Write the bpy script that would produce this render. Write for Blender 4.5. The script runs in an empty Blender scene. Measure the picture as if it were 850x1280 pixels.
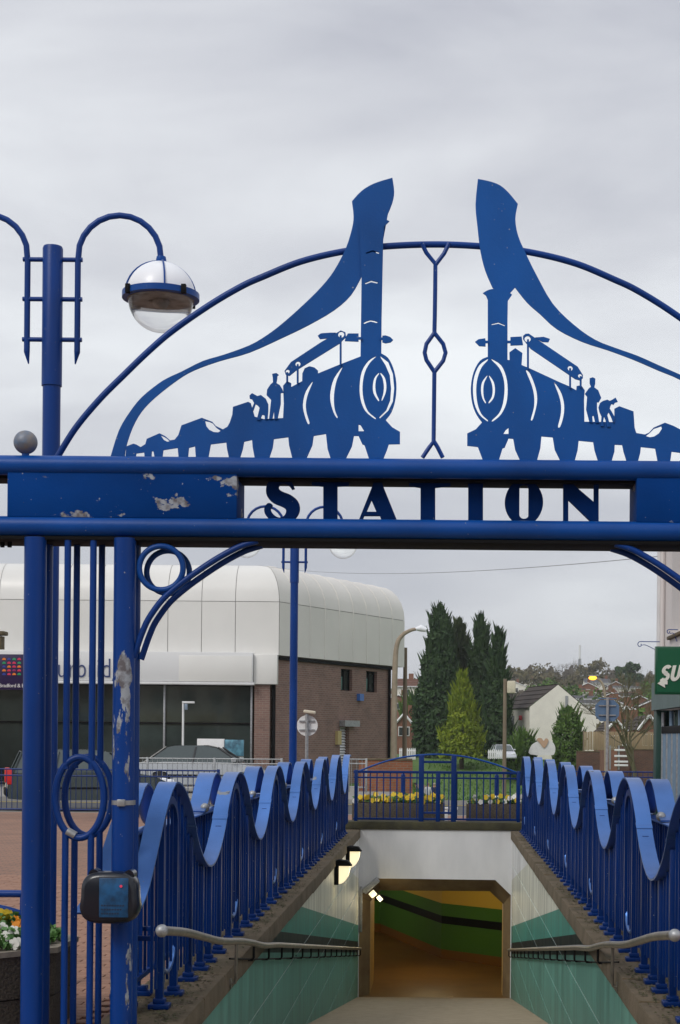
import bpy, bmesh, math, random
from math import sin, cos, pi, radians, sqrt
from mathutils import Vector, Matrix
random.seed(7)
S = bpy.context.scene
COL = S.collection

# ------------------------------------------------------------------ camera
F = 2000.0            # focal length in pixels of the 850 x 1280 photograph
CX, CY = 554.0, 925.0 # where the optical axis meets the picture (shift lens)
EYE = 1.55
ROLL = radians(0.5)
cam = bpy.data.cameras.new('camera'); co = bpy.data.objects.new('camera', cam)
COL.objects.link(co); S.camera = co
cam.sensor_width = 36; cam.lens = F/1280*36
cam.shift_x = -(CX-425)/1280; cam.shift_y = (CY-640)/1280
cam.clip_start = 0.1; cam.clip_end = 5000
co.matrix_world = Matrix.Translation((0,0,EYE)) @ Matrix.Rotation(radians(90),4,'X') @ Matrix.Rotation(ROLL,4,'Z')

# ------------------------------------------------------------------ world
W = bpy.data.worlds.new('World'); S.world = W; W.use_nodes = True
nt = W.node_tree; nt.nodes.clear()
def nn(t, kind, **kw):
    n = t.nodes.new(kind)
    for k, v in kw.items():
        if k in n.inputs: n.inputs[k].default_value = v
        else: setattr(n, k, v)
    return n
SUN_EL, SUN_ROT = radians(42), radians(215)
sky = nn(nt, 'ShaderNodeTexSky', sky_type='NISHITA', sun_disc=False, sun_elevation=SUN_EL, sun_rotation=SUN_ROT)
tc = nn(nt, 'ShaderNodeTexCoord')
mp = nn(nt, 'ShaderNodeMapping'); mp.inputs['Scale'].default_value = (1.0, 1.0, 3.2); mp.inputs['Location'].default_value = (0.3, 1.9, 0.4)
n1 = nn(nt, 'ShaderNodeTexNoise', Scale=2.6, Detail=6.0, Roughness=0.50); n1.inputs['Distortion'].default_value = 0.25
rp = nn(nt, 'ShaderNodeValToRGB')
e = rp.color_ramp.elements
e[0].position = 0.33; e[0].color = (0.385, 0.397, 0.448, 1)
e[1].position = 0.66; e[1].color = (0.765, 0.79, 0.81, 1)
m_ = e.new(0.5); m_.color = (0.56, 0.573, 0.608, 1)
sc = nn(nt, 'ShaderNodeVectorMath', operation='SCALE'); sc.inputs['Scale'].default_value = 11.8
mx = nn(nt, 'ShaderNodeMix', data_type='RGBA'); mx.inputs[0].default_value = 0.93
bg = nn(nt, 'ShaderNodeBackground', Strength=0.1); out = nn(nt, 'ShaderNodeOutputWorld')
L = nt.links.new
L(tc.outputs['Generated'], mp.inputs['Vector']); L(mp.outputs[0], n1.inputs['Vector'])
n2_ = nn(nt, 'ShaderNodeTexNoise', Scale=1.1, Detail=3.0, Roughness=0.5); L(mp.outputs[0], n2_.inputs['Vector'])
av = nn(nt, 'ShaderNodeMath', operation='MULTIPLY_ADD'); av.inputs[1].default_value = .75; L(n2_.outputs['Fac'], av.inputs[0])
hf = nn(nt, 'ShaderNodeMath', operation='MULTIPLY_ADD'); hf.inputs[1].default_value = .75; hf.inputs[2].default_value = -.25; L(n1.outputs['Fac'], hf.inputs[0]); L(hf.outputs[0], av.inputs[2])
L(av.outputs[0], rp.inputs[0]); L(rp.outputs[0], sc.inputs[0])
# overcast skies brighten evenly towards the zenith
sz = nn(nt, 'ShaderNodeSeparateXYZ'); L(tc.outputs['Generated'], sz.inputs[0])
zr_ = nn(nt, 'ShaderNodeMapRange'); zr_.inputs['From Min'].default_value = 0; zr_.inputs['From Max'].default_value = 1; zr_.inputs['To Min'].default_value = 11.6; zr_.inputs['To Max'].default_value = 15.4; L(sz.outputs[2], zr_.inputs['Value']); L(zr_.outputs[0], sc.inputs['Scale'])
L(sky.outputs[0], mx.inputs[6]); L(sc.outputs[0], mx.inputs[7]); L(mx.outputs[2], bg.inputs[0]); L(bg.outputs[0], out.inputs[0])

sl = bpy.data.lights.new('sun', 'SUN'); so = bpy.data.objects.new('sun', sl); COL.objects.link(so)
sl.energy = 1.4; sl.angle = radians(20); sl.color = (1, 0.96, 0.9)
sd = Vector((sin(SUN_ROT)*cos(SUN_EL), cos(SUN_ROT)*cos(SUN_EL), sin(SUN_EL)))
so.rotation_euler = sd.to_track_quat('Z','Y').to_euler(); so.location = (0, 0, 30)
S.view_settings.view_transform = 'Standard'; S.view_settings.look = 'None'
S.view_settings.exposure = 0.0; S.view_settings.gamma = 1.0

# ------------------------------------------------------------------ helpers
def P(px, py, d):
    """world point seen at photograph pixel (px, py) at distance d along the axis"""
    ui, vi = px-CX, CY-py
    u = ui*cos(ROLL) - vi*sin(ROLL); v = ui*sin(ROLL) + vi*cos(ROLL)
    return Vector((u/F*d, d, EYE + v/F*d))

class MB:
    def __init__(s): s.bm = bmesh.new()
    def box(s, a, b, bev=0, rot=None, piv=None):
        a = Vector(a); b = Vector(b); c = (a+b)/2; h = b-a
        r = bmesh.ops.create_cube(s.bm, size=1)
        vs = r['verts']
        for v in vs: v.co = Vector((v.co.x*h.x, v.co.y*h.y, v.co.z*h.z)) + c
        if bev:
            es = list({e for v in vs for e in v.link_edges})
            r2 = bmesh.ops.bevel(s.bm, geom=es, offset=bev, segments=2, affect='EDGES', profile=0.5)
            vs = list({v for f in r2['faces'] for v in f.verts} | {v for v in vs if v.is_valid})
        if rot is not None:
            p = Vector(piv) if piv is not None else c
            for v in vs: v.co = rot @ (v.co-p) + p
        return s
    def tube(s, pts, r, n=10, closed=False, caps=True):
        pts = [Vector(p) for p in pts]; m = len(pts); rings = []
        rs = r if isinstance(r, (list, tuple)) else [r]*m
        up = None
        for i in range(m):
            if closed: t = (pts[(i+1)%m]-pts[i-1])
            else: t = (pts[min(i+1,m-1)]-pts[max(i-1,0)])
            t.normalize()
            if up is None:
                up = Vector((0,0,1)) if abs(t.z) < .9 else Vector((1,0,0))
            a = t.cross(up)
            if a.length < 1e-5: a = t.cross(Vector((0,1,0)))
            a.normalize(); b = a.cross(t).normalized(); up = b
            rings.append([s.bm.verts.new(pts[i] + (a*cos(2*pi*k/n)+b*sin(2*pi*k/n))*rs[i]) for k in range(n)])
        for i in range(m if closed else m-1):
            A = rings[i]; B = rings[(i+1)%m]
            for k in range(n):
                s.bm.faces.new((A[k], A[(k+1)%n], B[(k+1)%n], B[k]))
        if caps and not closed:
            s.bm.faces.new(rings[0]); s.bm.faces.new(list(reversed(rings[-1])))
        return s
    def sphere(s, c, r, seg=20, rings=12, sc=(1,1,1), zmin=None, zmax=None):
        g = bmesh.ops.create_uvsphere(s.bm, u_segments=seg, v_segments=rings, radius=1)['verts']
        kill = []
        for v in g:
            if zmin is not None and v.co.z < zmin-1e-4 or zmax is not None and v.co.z > zmax+1e-4: kill.append(v)
            v.co = Vector((v.co.x*r*sc[0], v.co.y*r*sc[1], v.co.z*r*sc[2])) + Vector(c)
        if kill: bmesh.ops.delete(s.bm, geom=kill, context='VERTS')
        return s
    def lathe(s, c, prof, n=24, sx=1, sy=1, ph=0):
        rings = []
        for (r, z) in prof:
            rings.append([s.bm.verts.new((c[0]+r*sx*cos(2*pi*k/n+ph), c[1]+r*sy*sin(2*pi*k/n+ph), c[2]+z)) for k in range(n)])
        for A, B in zip(rings, rings[1:]):
            for k in range(n): s.bm.faces.new((A[k], A[(k+1)%n], B[(k+1)%n], B[k]))
        s.bm.faces.new(list(reversed(rings[0]))); s.bm.faces.new(rings[-1])
        return s
    def quad(s, *pts):
        s.bm.faces.new([s.bm.verts.new(Vector(p)) for p in pts]); return s
    def loft(s, A, B, closed=True):
        a = [s.bm.verts.new(Vector(p)) for p in A]; b = [s.bm.verts.new(Vector(p)) for p in B]
        m = len(a)
        for i in range(m if closed else m-1):
            s.bm.faces.new((a[i], a[(i+1)%m], b[(i+1)%m], b[i]))
        return s
    def prism(s, poly, vec):
        """closed prism from a 3-D polygon swept along vec"""
        vec = Vector(vec)
        a = [s.bm.verts.new(Vector(p)) for p in poly]; b = [s.bm.verts.new(Vector(p)+vec) for p in poly]
        m = len(a)
        s.bm.faces.new(list(reversed(a))); s.bm.faces.new(b)
        for i in range(m): s.bm.faces.new((a[i], a[(i+1)%m], b[(i+1)%m], b[i]))
        return s
    def mesh(s, name, angle=38, recalc=True):
        if recalc: bmesh.ops.recalc_face_normals(s.bm, faces=s.bm.faces)
        me = bpy.data.meshes.new(name); s.bm.to_mesh(me); s.bm.free()
        me.polygons.foreach_set('use_smooth', [True]*len(me.polygons))
        me.set_sharp_from_angle(angle=radians(angle)); me.update()
        return me

def tag(o, label=None, cat=None, group=None, kind=None):
    if label: o['label'] = label
    if cat: o['category'] = cat
    if group: o['group'] = group
    if kind: o['kind'] = kind
    return o
def thing(name, label, cat, loc=(0,0,0), group=None, kind=None):
    o = bpy.data.objects.new(name, None); COL.objects.link(o); o.location = loc
    o.empty_display_size = 0.2
    return tag(o, label, cat, group, kind)
def wloc(o):
    v = Vector(o.location)
    return v + wloc(o.parent) if o.parent else v
def part(name, mb, mat, parent=None, local=False, **kw):
    """mesh built in world coordinates (unless local) and parented without moving it"""
    me = mb.mesh(name, **kw) if isinstance(mb, MB) else mb
    if mat is not None and not me.materials: me.materials.append(mat)
    o = bpy.data.objects.new(name, me); COL.objects.link(o)
    if parent is not None:
        o.parent = parent
        if not local: o.location = -wloc(parent)
    return o
def copy_tree(o, parent=None):
    c = o.copy(); COL.objects.link(c)
    if parent is not None: c.parent = parent
    for ch in list(o.children): copy_tree(ch, c)
    return c
def struct(name, mb, mat, parent=None):
    o = part(name, mb, mat, parent)
    if parent is None: o['kind'] = 'structure'
    return o
def put(name, me, parent, loc, rot=None, scale=None):
    o = bpy.data.objects.new(name, me); COL.objects.link(o); o.parent = parent; o.location = Vector(loc)-wloc(parent)
    if rot: o.rotation_euler = rot
    if scale: o.scale = scale
    return o

def flat_mesh(name, loops, thick, place):
    """2-D outlines with holes (even-odd fill) -> plate; place((x,z), y_off) gives the world point"""
    cu = bpy.data.curves.new(name, 'CURVE'); cu.dimensions = '2D'; cu.fill_mode = 'BOTH'; cu.extrude = thick/2
    for lp in loops:
        sp = cu.splines.new('POLY'); sp.points.add(len(lp)-1)
        for p, q in zip(sp.points, lp): p.co = (q[0], q[1], 0, 1)
        sp.use_cyclic_u = True
    ob = bpy.data.objects.new(name, cu); COL.objects.link(ob)
    dg = bpy.context.evaluated_depsgraph_get(); dg.update()
    me = bpy.data.meshes.new_from_object(ob.evaluated_get(dg))
    bpy.data.objects.remove(ob); bpy.data.curves.remove(cu)
    for v in me.vertices: v.co = place(v.co.x, v.co.y, v.co.z)
    me.set_sharp_from_angle(angle=radians(30)); me.materials.clear()
    return me
def plate(name, px_loops, d, mat, parent, thick=0.01):
    """sheet cut to outlines given in photograph pixels, standing in the plane y = d"""
    loops = [[(P(x,y,d).x, P(x,y,d).z) for x, y in lp] for lp in px_loops]
    me = flat_mesh(name, loops, thick, lambda a, b, c: (a, d-c, b))
    return part(name, me, mat, parent)
def text_mesh(name, body, size, thick=0.004, shear=0, bold=0, spacing=1.0, align='LEFT'):
    cu = bpy.data.curves.new(name, 'FONT'); cu.body = body; cu.size = size; cu.extrude = thick/2; cu.shear = shear
    cu.offset = bold; cu.space_character = spacing; cu.align_x = align
    ob = bpy.data.objects.new(name, cu); COL.objects.link(ob)
    dg = bpy.context.evaluated_depsgraph_get(); dg.update()
    me = bpy.data.meshes.new_from_object(ob.evaluated_get(dg))
    bpy.data.objects.remove(ob); bpy.data.curves.remove(cu); me.materials.clear()
    for v in me.vertices: v.co = (v.co.x, -v.co.z, v.co.y)
    return me
def spline(pts, sub=6, closed=False):
    pts = [Vector(p) for p in pts]; n = len(pts); o = []
    for i in range(n if closed else n-1):
        p1, p2 = pts[i], pts[(i+1)%n]
        p0 = pts[i-1] if (closed or i) else p1; p3 = pts[(i+2)%n] if (closed or i < n-2) else p2
        for k in range(sub):
            t = k/sub
            o.append(0.5*((2*p1)+(p2-p0)*t+(2*p0-5*p1+4*p2-p3)*t*t+(3*p1-p0-3*p2+p3)*t**3))
    if not closed: o.append(pts[-1])
    return o
def smooth2(pts, sub=4, closed=False): return [(p.x, p.y) for p in spline([(x,y,0) for x,y in pts], sub, closed)]

# ------------------------------------------------------------------ materials
def mat(name, col, rough=0.6, metal=0.0, var=0.0, vscale=5.0, bump=0.0, bscale=40.0, coat=0.0, col2=None, spec=0.5, coords='Object', stretch=(1,1,1)):
    m = bpy.data.materials.new(name); m.use_nodes = True; t = m.node_tree
    b = t.nodes['Principled BSDF']; b.inputs['Base Color'].default_value = (*col, 1)
    b.inputs['Roughness'].default_value = rough; b.inputs['Metallic'].default_value = metal
    b.inputs['Specular IOR Level'].default_value = spec
    if coat: b.inputs['Coat Weight'].default_value = coat; b.inputs['Coat Roughness'].default_value = 0.12
    g = nn(t, 'ShaderNodeNewGeometry'); mpn = nn(t, 'ShaderNodeMapping'); mpn.inputs['Scale'].default_value = stretch
    t.links.new(g.outputs['Position'], mpn.inputs['Vector'])
    if var or col2:
        n = nn(t, 'ShaderNodeTexNoise', Scale=vscale, Detail=5.0, Roughness=0.6); t.links.new(mpn.outputs[0], n.inputs['Vector'])
        r = nn(t, 'ShaderNodeValToRGB'); r.color_ramp.elements[0].position = 0.3; r.color_ramp.elements[1].position = 0.7
        c1 = tuple(c*(1-var) for c in col); c2 = col2 if col2 else tuple(min(1, c*(1+var)) for c in col)
        r.color_ramp.elements[0].color = (*c1, 1); r.color_ramp.elements[1].color = (*c2, 1)
        t.links.new(n.outputs['Fac'], r.inputs[0]); t.links.new(r.outputs[0], b.inputs['Base Color'])
    if bump:
        n2 = nn(t, 'ShaderNodeTexNoise', Scale=bscale, Detail=4.0); t.links.new(mpn.outputs[0], n2.inputs['Vector'])
        bp = nn(t, 'ShaderNodeBump', Strength=bump, Distance=0.01); t.links.new(n2.outputs['Fac'], bp.inputs['Height'])
        t.links.new(bp.outputs[0], b.inputs['Normal'])
    return m
def bsdf(m): return m.node_tree.nodes['Principled BSDF']
def emis(m, col, st):
    bsdf(m).inputs['Emission Color'].default_value = (*col, 1); bsdf(m).inputs['Emission Strength'].default_value = st; return m

def paint(name, col, thr, rough=0.38, scale=4.0, stretch=(1,1,0.55), chip=(0.33,0.36,0.40)):
    m = bpy.data.materials.new(name); m.use_nodes = True; t = m.node_tree; b = bsdf(m); lk = t.links.new; b.inputs['Specular IOR Level'].default_value = .26
    g = nn(t, 'ShaderNodeNewGeometry'); mpn = nn(t, 'ShaderNodeMapping'); mpn.inputs['Scale'].default_value = stretch
    lk(g.outputs['Position'], mpn.inputs['Vector'])
    v = nn(t, 'ShaderNodeTexNoise', Scale=2.3, Detail=6.0); lk(mpn.outputs[0], v.inputs['Vector'])
    r = nn(t, 'ShaderNodeValToRGB'); r.color_ramp.elements[0].position = .3; r.color_ramp.elements[1].position = .72
    r.color_ramp.elements[0].color = (*[c*.78 for c in col], 1); r.color_ramp.elements[1].color = (*[c*1.18 for c in col], 1)
    lk(v.outputs['Fac'], r.inputs[0])
    n = nn(t, 'ShaderNodeTexNoise', Scale=scale, Detail=9.0, Roughness=0.62); lk(mpn.outputs[0], n.inputs['Vector'])
    st = nn(t, 'ShaderNodeMapRange'); st.inputs['From Min'].default_value = thr; st.inputs['From Max'].default_value = thr+.008
    lk(n.outputs['Fac'], st.inputs['Value'])
    sp = nn(t, 'ShaderNodeTexNoise', Scale=60.0, Detail=2.0); lk(g.outputs['Position'], sp.inputs['Vector'])
    st2 = nn(t, 'ShaderNodeMapRange'); st2.inputs['From Min'].default_value = .745; st2.inputs['From Max'].default_value = .76
    lk(sp.outputs['Fac'], st2.inputs['Value'])
    mxx = nn(t, 'ShaderNodeMath', operation='MAXIMUM'); lk(st.outputs[0], mxx.inputs[0]); lk(st2.outputs[0], mxx.inputs[1])
    cm = nn(t, 'ShaderNodeMix', data_type='RGBA'); ct = nn(t, 'ShaderNodeTexNoise', Scale=22.0, Detail=4.0); lk(g.outputs['Position'], ct.inputs['Vector']); cr2 = nn(t, 'ShaderNodeValToRGB'); cr2.color_ramp.elements[0].position = .38; cr2.color_ramp.elements[1].position = .56; cr2.color_ramp.elements[0].color = (.13,.12,.13,1); cr2.color_ramp.elements[1].color = (*chip, 1); lk(ct.outputs['Fac'], cr2.inputs[0]); lk(cr2.outputs[0], cm.inputs[7])
    lk(mxx.outputs[0], cm.inputs[0]); lk(r.outputs[0], cm.inputs[6]); lk(cm.outputs[2], b.inputs['Base Color'])
    rm = nn(t, 'ShaderNodeMapRange'); rm.inputs['To Min'].default_value = rough; rm.inputs['To Max'].default_value = .8
    lk(mxx.outputs[0], rm.inputs['Value']); lk(rm.outputs[0], b.inputs['Roughness'])
    n2 = nn(t, 'ShaderNodeTexNoise', Scale=90.0, Detail=3.0); lk(g.outputs['Position'], n2.inputs['Vector'])
    ad = nn(t, 'ShaderNodeMath', operation='MULTIPLY_ADD'); ad.inputs[1].default_value = -1.2
    lk(mxx.outputs[0], ad.inputs[0]); lk(n2.outputs['Fac'], ad.inputs[2])
    bp = nn(t, 'ShaderNodeBump', Strength=.25, Distance=.003); lk(ad.outputs[0], bp.inputs['Height']); lk(bp.outputs[0], b.inputs['Normal'])
    return m
def bricks(name, c1, c2, mortar, sx, sz, axis='xz', rough=.85, bump=.5):
    m = bpy.data.materials.new(name); m.use_nodes = True; t = m.node_tree; b = bsdf(m); lk = t.links.new
    b.inputs['Roughness'].default_value = rough
    g = nn(t, 'ShaderNodeNewGeometry'); sep = nn(t, 'ShaderNodeSeparateXYZ'); cmb = nn(t, 'ShaderNodeCombineXYZ')
    lk(g.outputs['Position'], sep.inputs[0])
    if axis == 'hz':   # along an oblique wall
        a = nn(t, 'ShaderNodeMath', operation='MULTIPLY'); a.inputs[1].default_value = 1.116; lk(sep.outputs[1], a.inputs[0]); lk(a.outputs[0], cmb.inputs[0]); lk(sep.outputs[2], cmb.inputs[1])
    elif axis == 'xy': lk(sep.outputs[0], cmb.inputs[0]); lk(sep.outputs[1], cmb.inputs[1])
    elif axis == 'yz': lk(sep.outputs[1], cmb.inputs[0]); lk(sep.outputs[2], cmb.inputs[1])
    else: lk(sep.outputs[0], cmb.inputs[0]); lk(sep.outputs[2], cmb.inputs[1])
    br = nn(t, 'ShaderNodeTexBrick'); br.inputs['Scale'].default_value = 1; br.inputs['Brick Width'].default_value = sx
    br.inputs['Row Height'].default_value = sz; br.inputs['Mortar Size'].default_value = .008
    br.inputs['Color1'].default_value = (*c1, 1); br.inputs['Color2'].default_value = (*c2, 1); br.inputs['Mortar'].default_value = (*mortar, 1)
    lk(cmb.outputs[0], br.inputs['Vector'])
    n = nn(t, 'ShaderNodeTexNoise', Scale=1.6, Detail=6.0); lk(g.outputs['Position'], n.inputs['Vector'])
    mr = nn(t, 'ShaderNodeMapRange'); mr.inputs['To Min'].default_value = .65; mr.inputs['To Max'].default_value = 1.3; lk(n.outputs['Fac'], mr.inputs['Value'])
    ml = nn(t, 'ShaderNodeVectorMath', operation='SCALE'); lk(br.outputs['Color'], ml.inputs[0]); lk(mr.outputs[0], ml.inputs['Scale']); lk(ml.outputs[0], b.inputs['Base Color'])
    bp = nn(t, 'ShaderNodeBump', Strength=bump, Distance=.01); bp.invert = True; lk(br.outputs['Fac'], bp.inputs['Height']); lk(bp.outputs[0], b.inputs['Normal'])
    return m

BLUE = (0.002, 0.058, 0.275)
M = {}
M['blue'] = paint('blue_paint', BLUE, .70)
M['blue_dark'] = paint('blue_paint_post', (0.001, 0.038, 0.215), .69)
M['blue_worn'] = paint('blue_paint_flaking', (0.001, 0.038, 0.215), .578, scale=3.6, stretch=(1.6,1.6,.45))
M['blue_panel'] = paint('blue_paint_panel', (0.001, 0.040, 0.200), .618, rough=.7, scale=6.5, stretch=(.7,1,1.1))
bsdf(M['blue_panel']).inputs['Specular IOR Level'].default_value = .06
M['blue_letter'] = paint('blue_paint_letter', (0.001, 0.020, 0.105), .70, rough=.7)
bsdf(M['blue_letter']).inputs['Specular IOR Level'].default_value = .05
M['blue_sheet'] = paint('blue_paint_sheet', (0.002, 0.078, 0.32), .80, rough=.6)
M['ribbon'] = paint('blue_paint_ribbon', (0.095, 0.215, 0.54), .69, rough=.33, stretch=(1,1,1))
bsdf(M['ribbon']).inputs['Metallic'].default_value = .80
M['fence_blue'] = paint('blue_paint_fence', (0.001, 0.026, 0.155), .72, rough=.34)
M['steel'] = mat('galvanised_steel', (.34,.35,.36), .45, .6, var=.25, vscale=20, bump=.2)
M['handrail'] = mat('worn_handrail', (.20,.18,.15), .38, .55, var=.35, vscale=9, bump=.15)
M['dark'] = mat('black_metal', (.008,.008,.009), .7, 0, spec=.12)
M['ball'] = mat('weathered_ball', (.10,.17,.28), .5, .3, vscale=22, col2=(.26,.22,.18), bump=.3)
M['black_gloss'] = mat('black_plastic', (.003,.006,.014), .28, coat=.2, bump=.1, bscale=12)
M['label_blue'] = mat('blue_label', (.008,.065,.165), .35, var=.6, vscale=16)
M['red'] = mat('red_plastic', (.5,.02,.03), .4)
M['red_light'] = emis(mat('red_tail_light', (.5,.02,.02), .3), (1,.05,.03), .10)
M['white_paint'] = mat('white_paint', (.72,.72,.72), .5, var=.08, vscale=3)
M['cream'] = mat('cream_paint', (.62,.56,.44), .7, var=.12)
M['glass_dark'] = mat('dark_window_glass', (.034,.044,.041), .05, vscale=.5, var=.5, spec=.8)
M['concrete'] = mat('mossy_concrete', (.10,.085,.06), .95, vscale=3.5, col2=(.055,.065,.025), bump=.8, bscale=60)
M['concrete_edge'] = mat('coping_concrete', (.075,.060,.030), .95, vscale=3.5, col2=(.17,.125,.08), bump=.7, bscale=45)
M['concrete_dark'] = mat('dark_coping', (.035,.033,.022), .95, vscale=5, col2=(.075,.07,.035), bump=.8)
# tiled retaining wall: colour bands printed on the tiles follow the slope of the ramp
SLOPE = 2.88/21.7
def floor_z(y): return -max(0.0, y-5.8)*SLOPE
def banded_tile():
    m = bpy.data.materials.new('glazed_tile'); m.use_nodes = True; t = m.node_tree; b = bsdf(m); lk = t.links.new
    b.inputs['Roughness'].default_value = .30; b.inputs['Specular IOR Level'].default_value = .14
    g = nn(t, 'ShaderNodeNewGeometry'); sep = nn(t, 'ShaderNodeSeparateXYZ'); lk(g.outputs['Position'], sep.inputs[0])
    a = nn(t, 'ShaderNodeMath', operation='SUBTRACT'); a.inputs[1].default_value = 5.8; lk(sep.outputs[1], a.inputs[0])
    h = nn(t, 'ShaderNodeMath', operation='MULTIPLY_ADD'); h.inputs[1].default_value = SLOPE; lk(a.outputs[0], h.inputs[0]); lk(sep.outputs[2], h.inputs[2])
    mpn = nn(t, 'ShaderNodeMapping'); mpn.inputs['Scale'].default_value = (1, 2.2, .30); lk(g.outputs['Position'], mpn.inputs['Vector'])
    n = nn(t, 'ShaderNodeTexNoise', Scale=2.2, Detail=7.0, Roughness=.65); lk(mpn.outputs[0], n.inputs['Vector'])
    # bands
    r = nn(t, 'ShaderNodeValToRGB'); r.color_ramp.interpolation = 'CONSTANT'; el = r.color_ramp.elements
    el[0].position = 0; el[0].color = (.14,.345,.285,1)
    el[1].position = .76/4; el[1].color = (.003,.013,.016,1)
    x = el.new(.94/4); x.color = (.06,.275,.225,1)
    x = el.new(1.22/4); x.color = (.66,.67,.58,1)
    x = el.new(2.02/4); x.color = (.76,.77,.77,1)
    mr = nn(t, 'ShaderNodeMath', operation='DIVIDE'); mr.inputs[1].default_value = 4; lk(h.outputs[0], mr.inputs[0]); lk(mr.outputs[0], r.inputs[0])
    # vertical run-off streaks
    rs = nn(t, 'ShaderNodeMapRange'); rs.inputs['From Min'].default_value = .38; rs.inputs['From Max'].default_value = .72
    rs.inputs['To Min'].default_value = .70; rs.inputs['To Max'].default_value = 1.25; lk(n.outputs['Fac'], rs.inputs['Value'])
    ml = nn(t, 'ShaderNodeVectorMath', operation='SCALE'); lk(r.outputs[0], ml.inputs[0]); lk(rs.outputs[0], ml.inputs['Scale']); 
    # dried splash dirt near the floor
    dr = nn(t, 'ShaderNodeMapRange'); dr.inputs['From Min'].default_value = .45; dr.inputs['From Max'].default_value = 0; dr.inputs['To Min'].default_value = 0; dr.inputs['To Max'].default_value = .22
    lk(h.outputs[0], dr.inputs['Value'])
    cm = nn(t, 'ShaderNodeMix', data_type='RGBA'); cm.inputs[7].default_value = (.16,.15,.12,1); lk(dr.outputs[0], cm.inputs[0]); lk(ml.outputs[0], cm.inputs[6])
    lk(cm.outputs[2], b.inputs['Base Color'])
    rr = nn(t, 'ShaderNodeMapRange'); rr.inputs['To Min'].default_value = .38; rr.inputs['To Max'].default_value = .65; lk(n.outputs['Fac'], rr.inputs['Value']); lk(rr.outputs[0], b.inputs['Roughness'])
    return m
M['tile'] = banded_tile()
M['grout'] = mat('pale_grout', (.50,.58,.54), .8, var=.2)
M['portal_white'] = mat('white_painted_concrete', (.60,.61,.62), .75, vscale=1.6, col2=(.78,.78,.79), bump=.3, bscale=25, stretch=(1,1,.4))
M['splay'] = mat('ochre_stained_concrete', (.24,.175,.085), .85, vscale=2.5, col2=(.15,.095,.045), bump=.3)
M['ramp'] = mat('ramp_surface', (.40,.32,.22), .95, vscale=6, col2=(.30,.24,.16), bump=.6, bscale=90)
M['plaza'] = bricks('clay_paving', (.30,.155,.10), (.23,.125,.085), (.12,.09,.07), .215, .108, 'xy')
M['paver'] = mat('clay_paver', (.25,.135,.09), .88, vscale=7, col2=(.33,.18,.12), bump=.4)
M['asphalt'] = mat('asphalt', (.07,.07,.072), .9, var=.2, vscale=3, bump=.4, bscale=80)
M['kerb'] = mat('kerb_stone', (.28,.27,.25), .9, var=.15)
M['grass'] = mat('lawn_grass', (.05,.11,.02), .95, vscale=1.2, col2=(.09,.16,.03), bump=.9, bscale=14)
M['hill'] = mat('hill_vegetation', (.075,.075,.035), 1, vscale=.035, col2=(.05,.085,.025), bump=.5, bscale=1)

# ================================================================== SETTING
XL, XR, YE = -1.447, 1.215, 27.5        # inner faces of the two retaining walls, end wall
def basin(x, y):
    """sunken lawn beyond the road"""
    xe = -1.4 - 4.6*min(1, max(0, (y-64)/20))
    fx = min(1, max(0, (x-xe)/2.5))*min(1, max(0, (60-x)/8))
    if y < 43.6: fy = 0
    elif y < 60: fy = (y-43.6)/16.4*.62
    elif y < 106: fy = .62 + (y-60)/46*.38
    elif y < 124: fy = 1
    elif y < 152: fy = 1-(y-124)/28
    else: fy = 0
    fy = fy*fy*(3-2*fy) if y > 110 else fy
    return -3.0*fx*fy
def ground_z(x, y):
    z = -.1 + basin(x, y)
    if y > 150:
        t = min(1, (y-150)/520.0)
        ridge = 20.5 + 2.5*sin(x*.011+1.2) + 2.2*sin(x*.031) - .010*(x-60) 
        z += ridge*t*t*(3-2*t) + (.3 if y>150 else 0)*sin(x*.05+y*.02)*t
        if y > 670: z -= (y-670)*.02
    return z
# plaza sheets round the sunken ramp
mb = MB()
def sheet(mb, x0, x1, y0, y1, z): mb.quad((x0,y0,z), (x1,y0,z), (x1,y1,z), (x0,y1,z))
sheet(mb, -60, XL-.4, -60, 35.0, -.1); sheet(mb, XR+.42, 60, -60, 35.0, -.1)
sheet(mb, XL-.4, XR+.42, -60, 5.0, -.1); sheet(mb, XL-.4, XR+.42, YE+.45, 35.0, -.1)
struct('pavement', mb, M['plaza'])
mb = MB(); sheet(mb, -60, 60, 34.99, 43.61, -.22); struct('road', mb, M['asphalt'])
mb = MB()
for (y0, y1) in ((34.9, 35.03), (43.5, 43.63)): mb.box((-60,y0,-.3), (60,y1,-.095))
struct('kerb', mb, M['kerb'])
mb = MB()
for y in (35.6, 43.0):
    for dy in (0, .18): sheet(mb, -60, 60, y+dy, y+dy+.08, -.215)
struct('road_marking', mb, mat('yellow_line_paint', (.55,.42,.06), .8, var=.2))
# the far side: lawn, basin, hillside
mb = MB()
xs = [-900,-600,-400,-260,-160,-100,-60,-40,-25,-15,-8,-4,-2.5,-1.4,-.8,-.2,.4,1.1,2,4,7,11,16,22,30,38,46,54,62,75,95,120,160,220,300,420,600,900]
ys = [43.6,46,50,55,60,66,74,82,90,98,106,112,118,124,128,132,136,140,144,148,152,165,180,200,230,260,300,340,380,420,460,500,540,580,620,660,700,800,1000,2500]
vs = [[mb.bm.verts.new((x, y, ground_z(x,y))) for x in xs] for y in ys]
farf, nearf = [], []
for j in range(len(ys)-1):
    for i in range(len(xs)-1):
        f = mb.bm.faces.new((vs[j][i], vs[j][i+1], vs[j+1][i+1], vs[j+1][i]))
        f.material_index = 1 if ys[j] >= 180 else 0
me = mb.mesh('lawn', angle=180); me.materials.append(M['grass']); me.materials.append(M['hill'])
tag(part('lawn_and_hillside', me, None), kind='structure')
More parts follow.
